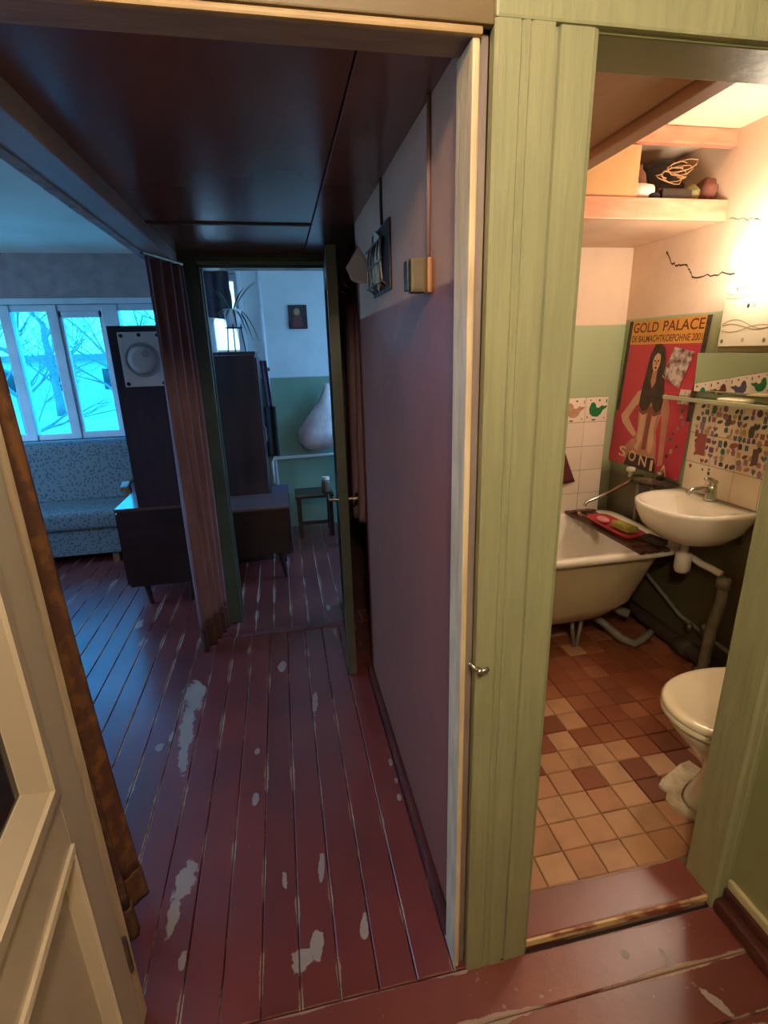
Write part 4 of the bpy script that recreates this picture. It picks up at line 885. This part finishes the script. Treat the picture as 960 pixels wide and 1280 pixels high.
curtain('curtain', -.556, .985, 1.16, .03, 2.035, 1.6, .026, mCurtB, 'brown brocade curtain bunched beside the open cream door', hem_z=.155, lean=.155, hemm=mat('gathered_brocade_hem', sp('5E3E2A'), sp('7A5228'), scale=30, rough=.6, bump=.5))

# bell box with its wire
t = thing('bell_box', (.332, 1.2, 1.72), 'small olive doorbell box with black front on the hall wall', 'bell')
MB().box(.301, .337, 1.186, 1.224, 1.722, 1.792).build('case', mat('olive_box_plastic', sp('6E6248'), sp('5A4F38'), rough=.5), t, bevel=.006)
MB().box(.293, .3005, 1.190, 1.224, 1.726, 1.788).build('front', mat('black_bakelite', sp('1C2228'), rough=.35), t, bevel=.003)
MB().box(.3375, .3495, 1.184, 1.226, 1.720, 1.794).build('end_cap', mat('orange_brown_cap', sp('C08858'), sp('A87044'), rough=.5), t, bevel=.006)
o = MB().tube([(.345, 1.20, 2.093), (.345, 1.202, 1.95), (.345, 1.205, 1.798)], .0045, 8).build('bell_wire', mat('painted_wire', sp('9C7C76'), rough=.6), None, smooth=True); tag(o, 'thin painted wire running up the hall wall from the bell box', 'wire')
# letters tucked behind a wall pocket
t = thing('letter_rack', (.335, 1.70, 1.78), 'dark wall pocket on the hall wall with a tilted envelope stuck in it', 'rack')
mb = MB()
for k in range(5): mb.tube([(.344, 1.62+.06*k, 1.785), (.325, 1.63+.058*k, 1.80), (.322, 1.64+.055*k, 1.88), (.33, 1.65+.052*k, 1.925)], .003, 6)
for z in (1.80, 1.86, 1.915): mb.tube([(.321, 1.61, z), (.321, 1.88, z)], .003, 6)
mb.build('wire_frame', mBrass, t, smooth=True)
MB().box(.343, .3495, 1.605, 1.885, 1.775, 1.965).build('back_board', mDarkBrown, t, bevel=.002)
o = MB().prism([(.308, 1.955, 1.95), (.263, 1.975, 1.885), (.281, 1.96, 1.842), (.307, 1.945, 1.83), (.349, 1.92, 1.822), (.3485, 1.93, 1.88)], (.001, .004, 0)).build('envelope', mPaper, None); tag(o, 'tilted brownish envelope sticking out from the hall wall by the wall pocket', 'envelope')
o = MB().rbox((.333, 1.75, 1.872), (.003, .11, .15), (.35, 0, 0)).build('folded_paper', mat('pale_paper', sp('D6C4AE'), rough=.9), None); tag(o, 'folded pale paper standing in the wall pocket beside the envelope', 'paper')
o = MB().tube([(.346, 1.72, 2.093), (.346, 1.725, 2.03), (.346, 1.72, 1.968)], .005, 8).build('rack_cord', mDarkBrown, None); tag(o, 'dark cord hanging down to the letter rack from the ceiling', 'cord')
# coat hung behind the kitchen door
t = thing('coat', (.37, 2.55, .75), 'dull mauve coat hanging in the recess behind the kitchen door', 'coat')
def coatf(i, j):
    z = .80+1.0*j; w = .12+.04*(1-j)
    return (.372-.045*math.sin(PI*i)+.014*math.sin(i*25+j*2)*(1-j*.5), 2.30+.02+(w*2)*i, z)
MB().grid(coatf, 40, 20).build('cloth', mat('coat_cloth', sp('7C5F66'), sp('6A4F58'), scale=6, stretch=(6, 6, .5), rough=.9, bump=.3, bscale=80), t, smooth=True, solid=.012)
MB().sphere((.385, 2.44, 1.83), .05, 14, 10, (.7, 1.3, .8), .2).build('hood', mat('coat_hood', sp('8A7070'), rough=.9), t, smooth=True)
t = thing('coat_hooks', (.42, 2.5, 1.9), 'dark rail with metal coat hooks in the recess behind the door', 'hooks')
MB().box(.412, .4295, 2.31, 2.90, 1.86, 1.93).build('rail', mDarkBrown, t, bevel=.004)
for k in range(3):
    y = 2.38+.2*k; MB().tube([(.414, y, 1.90), (.36, y, 1.885), (.335, y, 1.90), (.33, y, 1.925)], .005, 8).build('hook', mChrome, t, smooth=True)
# kitchen door leaf standing open into the hall
d2 = bpy.data.objects.new('door_2', None); COL.objects.link(d2); d2.location = (.276, 2.985, .008); d2.rotation_euler = (0, 0, math.atan2(-.71, -.052)); d2['kind'] = 'structure'
mLeaf = mat('olive_grey_door', sp('4E5042'), sp('424538'), scale=4, rough=.35, bump=.2)
D2 = .712
for nm, a in (('stile', (0, .1, 0, 2.005)), ('stile', (D2-.1, D2, 0, 2.005)), ('bottom_rail', (.1, D2-.1, 0, .2)), ('middle_rail', (.1, D2-.1, .8, .95)), ('top_rail', (.1, D2-.1, 1.9, 2.005))):
    lpart(MB().box(a[0], a[1], 0, .042, a[2], a[3]), nm, mLeaf, .002, d2)
for z0, z1 in ((.2, .8), (.95, 1.9)): lpart(MB().box(.1, D2-.1, .012, .03, z0, z1), 'panel', mLeaf, 0, d2)
h = lpart(MB().tube([(D2-.05, .042, .93), (D2-.05, .085, .93), (D2-.13, .09, .93)], .008, 8), 'handle', mBrass, 0, d2)
lpart(MB().tube([(D2-.05, 0, .93), (D2-.05, -.04, .93), (D2-.13, -.045, .93)], .008, 8), 'handle', mBrass, 0, d2)

# ============================================================ LIVING ROOM
t = thing('sofa', (-2.05, 4.5, 0), 'grey-blue patterned sofa bed under the living room window', 'sofa')
def soft(x0, x1, y0, y1, z0, z1, name, m, b=.04):
    return MB().box(x0, x1, y0, y1, z0, z1).build(name, m, t, bevel=b, seg=4, smooth=False)
soft(-3.05, -1.30, 4.27, 4.92, .085, .30, 'base', mSofa, .015)
soft(-3.05, -1.30, 4.235, 4.80, .301, .455, 'seat', mSofa, .05)
MB().rings([[(x, 4.66+.0, .40), (x, 4.64, .47), (x, 4.70, .90), (x, 4.75, .945), (x, 4.84, .945), (x, 4.88, .90), (x, 4.88, .40)] for x in (-3.05, -1.30)]).build('backrest', mSofa, t, bevel=.02)
mArm = mat('lacquered_arm_wood', sp('8C6446'), sp('6E4A34'), scale=4, stretch=(6, 1, 6), rough=.18)
for x in (-1.262, -3.09):
    a = MB(); a.rings([[(x-.03, y, z-.016), (x+.03, y, z-.016), (x+.03, y, z+.016), (x-.03, y, z+.016)] for y, z in ((4.20, .625), (4.28, .655), (4.5, .645), (4.78, .62))])
    a.build('armrest', mArm, t, bevel=.008)
    MB().box(x-.02, x+.02, 4.28, 4.33, .0, .64).build('arm_post', mArm, t, bevel=.004)
    MB().box(x-.02, x+.02, 4.72, 4.77, .0, .61).build('arm_post', mArm, t, bevel=.004)
for x in (-2.95, -2.2, -1.45):
    for y in (4.33, 4.85): MB().box(x-.025, x+.025, y-.025, y+.025, 0, .086).build('foot', mArm, t)

# sideboard with bookcase on top, seen from its end
t = thing('sideboard', (-.85, 3.8, 0), 'low dark veneered sideboard on tapered legs beside the mauve curtain', 'sideboard')
MB().box(-1.078, -.64, 3.35, 4.15, .155, .675).build('body', mWoodDark2, t, bevel=.004)
MB().box(-1.088, -.635, 3.34, 4.16, .676, .698).build('top', mat('glossy_wood_top', sp('5A4038'), sp('46302A'), scale=3, stretch=(1, 6, 1), rough=.12), t, bevel=.003)
for k in range(2):
    dd = MB().box(-1.094, -1.079, 3.36+.395*k, 3.745+.395*k, .17, .66).build('door', mWoodDark2, t, bevel=.003)
    MB().sphere((-1.105, 3.70+.1*k, .45), .012, 10, 8).build('knob', mBrass, dd, smooth=True)
for x, y in ((-1.0, 3.42), (-.70, 3.42), (-1.0, 4.08), (-.70, 4.08)):
    MB().tube([(x, y, .156), (x+(.02 if x < -.9 else -.02)*1, y-.01, .0)], [.024, .012], 12).build('leg', mWoodDark2, t)
t = thing('bookcase', (-.79, 3.7, .698), 'tall dark bookcase standing on the low sideboard beside the curtain', 'bookcase')
MB().box(-.945, -.64, 3.352, 3.374, .699, 1.78).build('side_panel', mWoodDark, t, bevel=.002)
MB().box(-.945, -.64, 4.09, 4.112, .699, 1.78).build('side_panel', mWoodDark, t, bevel=.002)
MB().box(-.655, -.64, 3.375, 4.089, .699, 1.78).build('back_panel', mWoodDark, t)
for z in (.70, 1.06, 1.42, 1.758): MB().box(-.94, -.656, 3.3745, 4.0895, z, z+.02).build('shelf_board', mWoodDark, t)
t = thing('panel_picture', (-.80, 3.351, 1.44), 'pale square panel with a round ring fixed on the end of the dark bookcase', 'panel')
mPan = mat('pale_panel_paper', sp('DCCEC8'), sp('C8BAB2'), scale=5, rough=.7)
MB().box(-.892, -.655, 3.338, 3.3515, 1.438, 1.745).build('sheet', mPan, t, bevel=.004)
mRing = mat('panel_ring_grey', sp('A89A96'), rough=.6)
MB().lathe([(.098, -.0), (.097, -.003), (.090, -.003), (.086, 0)], (-.775, 3.338, 1.59), 36, axis='Y').build('ring', mRing, t, smooth=True)
MB().lathe([(.086, -.001), (.05, -.004), (.004, -.002)], (-.775, 3.338, 1.59), 30, axis='Y').build('disc', mat('panel_disc', sp('CDBEB8'), sp('BDADA6'), rough=.7), t, smooth=True)
MB().lathe([(.022, -.003), (.020, -.008), (.004, -.008)], (-.755, 3.338, 1.625), 14, axis='Y').build('dark_cap', mRing, t)
for x, z in ((-.872, 1.725), (-.675, 1.725), (-.775, 1.728), (-.872, 1.456), (-.675, 1.456)):
    MB().lathe([(.011, -.001), (.010, -.006), (.002, -.007)], (x, 3.338, z), 12, axis='Y').build('stud', mBlack, t)

# ============================================================ KITCHEN
t = thing('kitchen_cabinet', (-.2, 3.95, 0), 'low dark kitchen cabinet on splayed legs left inside the kitchen door', 'cabinet')
MB().box(-.545, -.02, 3.60, 3.98, .20, .54).build('body', mWoodDark2, t, bevel=.004)
MB().box(-.55, -.012, 3.59, 3.99, .541, .56).build('top', mat('worn_counter_top', sp('6A5358'), sp('55424A'), scale=4, rough=.3), t, bevel=.003)
for k in range(2): MB().box(-.019, -.008, 3.61+.185*k, 3.785+.185*k, .21, .53).build('door', mWoodDark2, t, bevel=.002)
for x, y in ((-.10, 3.64), (-.10, 3.94), (-.50, 3.64), (-.50, 3.94)): MB().tube([(x, y, .20), (x+(.03 if x > -.2 else -.02), y-.02, 0)], [.022, .012], 10).build('leg', mWoodDark2, t)
t = thing('tall_cupboard', (-.35, 4.3, 0), 'tall dark cupboard in the kitchen with a plant on top', 'cupboard')
MB().box(-.545, -.165, 4.00, 4.55, .0, 1.60).build('body', mWoodDark, t, bevel=.004)
MB().box(-.55, -.158, 3.993, 4.56, 1.601, 1.625).build('top', mWoodDark, t, bevel=.003)
MB().box(-.1645, -.152, 4.01, 4.54, .05, 1.58).build('door', mWoodDark, t, bevel=.003)
MB().tube([(-.15, 4.06, .95), (-.135, 4.06, .96), (-.135, 4.06, 1.06), (-.15, 4.06, 1.07)], .006, 8).build('handle', mChrome, t)
# plant on the cupboard
t = thing('potted_plant', (-.30, 4.2, 1.6255), 'trailing plant in a white pot on a wire stand atop the cupboard', 'plant')
mLeafG = mat('dark_plant_leaf', sp('3A4A3C'), sp('2A362E'), rough=.6)
pz = 1.80
mb = MB()
for k in range(3):
    a = 2*PI*k/3+.5; mb.tube([(-.30+.075*math.cos(a), 4.2+.075*math.sin(a), 1.6255), (-.30+.055*math.cos(a), 4.2+.055*math.sin(a), pz), (-.30+.06*math.cos(a), 4.2+.06*math.sin(a), pz+.02)], .005, 6)
mb.tube([(-.30+.06*math.cos(a), 4.2+.06*math.sin(a), pz-.004) for a in [2*PI*q/16 for q in range(17)]], .004, 6)
mb.build('stand', mBlack, t)
MB().lathe([(.045, pz), (.055, pz+.04), (.065, pz+.12), (.068, pz+.125), (.060, pz+.118), (.055, pz+.10)], (-.30, 4.2, 0), 20).build('pot', mat('white_glazed_pot', sp('C9CCD2'), rough=.3), t, smooth=True)
rp_ = random.Random(5)
def leaf_strip(p0, dirx, diry, rise, ln, w, n=9, droop=.5):
    mb = MB(); pts = []
    for i in range(n+1):
        q = i/n; pts.append(Vector((p0[0]+dirx*ln*q, p0[1]+diry*ln*q, p0[2]+rise*ln*q-droop*ln*q*q)))
    sd = Vector((-diry, dirx, 0))
    def g(i, j):
        k = round(i*n); ww = w*math.sin(PI*min(.96, .12+.86*k/n)); return pts[k]+sd*ww*(j-.5)*2+Vector((0, 0, -.006*(j-.5)**2))
    mb.grid(g, n, 2); return mb
for k in range(16):
    a = 2*PI*k/16+rp_.uniform(-.2, .2); up_ = k % 3 == 0
    leaf_strip((-.30, 4.2, pz+.10), math.cos(a), math.sin(a), 1.7 if up_ else .9, rp_.uniform(.14, .20), .008, droop=.6 if up_ else (1.9 if math.cos(a) > 0 else 1.3)).build('leaf', mLeafG, t, solid=.0015)
# water pipe in the corner, low heating pipe
pipe_thing('riser_pipe', 'white riser pipe in the kitchen corner beside the icon', [(-.10, 4.775, .02), (-.10, 4.775, 1.4), (-.105, 4.775, 2.54)], .016, mFrameW, [('clamp', [(-.10, 4.775, 1.46), (-.10, 4.775, 1.49)], .026, mDarkPipe)])
pipe_thing('heating_pipe', 'white horizontal pipe along the green kitchen wall', [(-.128, 4.735, .45), (-.128, 4.735, .655), (-.11, 4.735, .69), (.40, 4.735, .695), (1.2, 4.735, .70)], .014, mFrameW)
# icon
t = thing('icon_picture', (.20, 4.79, 1.81), 'small dark icon picture on the white kitchen wall', 'picture')
MB().box(.122, .282, 4.785, 4.799, 1.805, 2.0).build('frame', mat('icon_frame', sp('3A2226'), rough=.4), t, bevel=.003)
MB().box(.134, .270, 4.781, 4.7848, 1.817, 1.988).build('panel', mat('icon_ground', sp('2A2028'), sp('3A2A30'), scale=20, rough=.4), t)
mIc = mat('icon_robe', sp('6E3A34'), rough=.5); mIg = mat('icon_gold', sp('A8824E'), rough=.4)
fr = lambda u, v: (.202+u*.136, 4.7805, 1.9025+v*.17)
flat(ell(-.05, .22, .2, .2, 16), 'halo_print', mIg, t, fr)
flat([(-.34, -.5), (.3, -.5), (.28, -.05), (.1, .12), (-.16, .12), (-.32, -.1)], 'robe_print', mIc, t, lambda u, v: (fr(u, v)[0], 4.7802, fr(u, v)[2]))
flat(ell(-.05, .2, .1, .13, 14), 'face_print', mat('icon_face', sp('B08A68'), rough=.5), t, lambda u, v: (fr(u, v)[0], 4.7799, fr(u, v)[2]))
# hanging white bag
mb = MB().rings([[(.36+r*math.cos(a)*(1+.16*mnoise.noise(Vector((math.cos(a)*2, math.sin(a)*2, z*7))))-off, 4.715+(min(r, .13)*.55*math.sin(a)), z) for a in [2*PI*k/28 for k in range(28)]] for z, r, off in ((.75, .05, .06), (.765, .12, .06), (.82, .175, .05), (.92, .185, .04), (1.02, .15, .02), (1.10, .10, .0), (1.20, .055, -.03), (1.30, .028, -.05), (1.34, .02, -.05))])
o = mb.build('plastic_bag', mat('pinkish_white_bag', sp('D8C4C4'), sp('B89E9E'), scale=8, rough=.5, bump=.7), None, smooth=True); tag(o, 'bulging pinkish white bag hanging against the green kitchen wall', 'bag')
# dark cloths near the riser
o = MB().grid(lambda i, j: (-.150+.02*j+.05*i, 4.732-.008*math.sin(i*7), 1.55-.40*j), 6, 14).build('purple_towel', mat('purple_towel_cloth', sp('5A4258'), sp('46324A'), rough=.95), None, smooth=True, solid=.008); tag(o, 'purple towel hanging by the white riser pipe in the kitchen', 'towel')
o = MB().grid(lambda i, j: (-.155+.10*i, 4.70-.008*math.sin(i*9), 1.16-.44*j), 8, 12).build('black_cloth', mBlack, None, smooth=True, solid=.01); tag(o, 'black cloth hanging over the heating pipe beside the cupboard', 'cloth')
# box behind the low cabinet, stool with jar, chair
o = MB().box(-.148, .0, 4.10, 4.40, .0, .52).build('storage_chest', mat('bluish_chest_paint', sp('565066'), sp('45405A'), rough=.4), None, bevel=.006); tag(o, 'small bluish chest behind the low kitchen cabinet', 'chest')
t = thing('stool', (.20, 4.55, 0), 'low dark wooden stool by the kitchen back wall', 'stool')
MB().box(.05, .39, 4.42, 4.70, .37, .40).build('seat', mWoodDark2, t, bevel=.006)
for x in (.08, .36):
    for y in (4.45, 4.67): MB().box(x-.018, x+.018, y-.018, y+.018, 0, .37).build('leg', mWoodDark2, t)
MB().box(.08, .36, 4.44, 4.46, .12, .15).build('stretcher', mWoodDark2, t)
t = thing('jar', (.33, 4.47, .401), 'small brownish jar with pale lid on the kitchen stool', 'jar')
MB().lathe([(.036, .401), (.04, .42), (.04, .50), (.03, .52)], (.33, 4.47, 0), 16).build('body', mat('jar_brown_glass', sp('6E5A48'), rough=.2), t, smooth=True)
MB().lathe([(.033, .521), (.033, .545), (.02, .547)], (.33, 4.47, 0), 16).build('lid', mPlasticW, t)
t = thing('kitchen_chair', (.56, 4.35, 0), 'dark wooden chair half hidden behind the open kitchen door', 'chair')
MB().box(.42, .80, 4.15, 4.53, .43, .455).build('seat', mWoodDark2, t, bevel=.006)
for x in (.44, .78):
    MB().box(x-.018, x+.018, 4.16, 4.195, 0, .43).build('leg', mWoodDark2, t)
    MB().box(x-.018, x+.018, 4.49, 4.525, 0, .43).build('leg', mWoodDark2, t)
    MB().rbox((x, 4.53, .68), (.034, .03, .46), (-.12, 0, 0)).build('back_post', mWoodDark2, t)
MB().rbox((.61, 4.557, .86), (.36, .022, .10), (-.12, 0, 0)).build('back_rail', mWoodDark2, t, bevel=.004)
# dark short curtain over the narrow kitchen window
o = MB().grid(lambda i, j: (-.535+.195*i, 4.76-.012*math.sin(i*14), 2.27-(.36+.03*i)*j), 24, 8).build('short_curtain', mat('dark_short_curtain', sp('3C3440'), sp('2E2832'), scale=12, rough=.9), None, smooth=True, solid=.004); tag(o, 'short dark curtain over the top of the narrow kitchen window', 'curtain')

# ============================================================ OUTSIDE THE WINDOWS
GZ = -.9
struct(MB().box(-60, 40, -30, 90, GZ-.2, GZ).build('ground', mSoil))
def tree(x, y, h, r, seed, label, lean=0):
    t = thing('bare_tree', (x, y, GZ), label, 'tree')
    rt_ = random.Random(seed); br_ = MB()
    tp = [Vector((x+lean*k/6+rt_.uniform(-.05, .05), y+rt_.uniform(-.05, .05), GZ+h*.55*k/6)) for k in range(7)]
    MB().tube(tp, [r*(1-.07*k) for k in range(7)], 10).build('trunk', mBark, t, smooth=True)
    def grow(p, d, ln, rad, lev):
        pts = [p]; q = p.copy(); dd = d.copy()
        for _ in range(4):
            dd = (dd+Vector((rt_.uniform(-.22, .22), rt_.uniform(-.22, .22), rt_.uniform(-.1, .16)))).normalized(); q = q+dd*ln/4; pts.append(q.copy())
        br_.tube(pts, [rad*(1-.16*k) for k in range(5)], 5 if lev > 1 else 7, cap=False)
        if lev < 4:
            for _ in range(3):
                i = rt_.randint(1, 4); nd = (dd+Vector((rt_.uniform(-1, 1), rt_.uniform(-.8, .8), rt_.uniform(-.35, .6)))).normalized()
                grow(pts[i], nd, ln*rt_.uniform(.65, .95), rad*.5, lev+1)
    for k in range(9):
        p = tp[rt_.randint(2, 6)]; a = rt_.uniform(0, 2*PI)
        grow(p, Vector((math.cos(a), .7*math.sin(a), rt_.uniform(.2, 1.0))).normalized(), h*rt_.uniform(.15, .24), r*.30, 0)
    br_.build('branches', mBark, t, smooth=True)
tree(-4.45, 8.6, 6.5, .14, 2, 'bare tree with the thickest trunk just outside the left window pane', .25)
tree(-3.55, 13.6, 8.0, .13, 5, 'bare spreading tree in the yard behind the middle window pane', -.3)
tree(-7.6, 17.6, 7.5, .17, 8, 'distant bare tree at the far side of the yard, left of the others')
tree(-3.9, 24.0, 8.0, .18, 12, 'slim bare tree far back in the yard behind the right window pane')
tree(-10.2, 27.0, 7.5, .2, 21, 'bare tree farthest back in the yard before the pale building')
t = thing('far_building', (-6, 34, GZ), 'pale low building far across the yard beyond the trees', 'building')
mFar = mat('far_pale_wall', sp('C4C8C4'), sp('B4BAB8'), scale=.5, rough=.9)
MB().box(-22, 6, 32, 38, GZ, 1.6).build('wall', mFar, t)
MB().box(-22.3, 6.3, 31.7, 38.3, 1.6, 1.9).build('roof', mBark, t)
for k in range(10): MB().box(-20+2.6*k, -18.8+2.6*k, 31.94, 32.05, .0, 1.1).build('window', mDoorGlass, t)
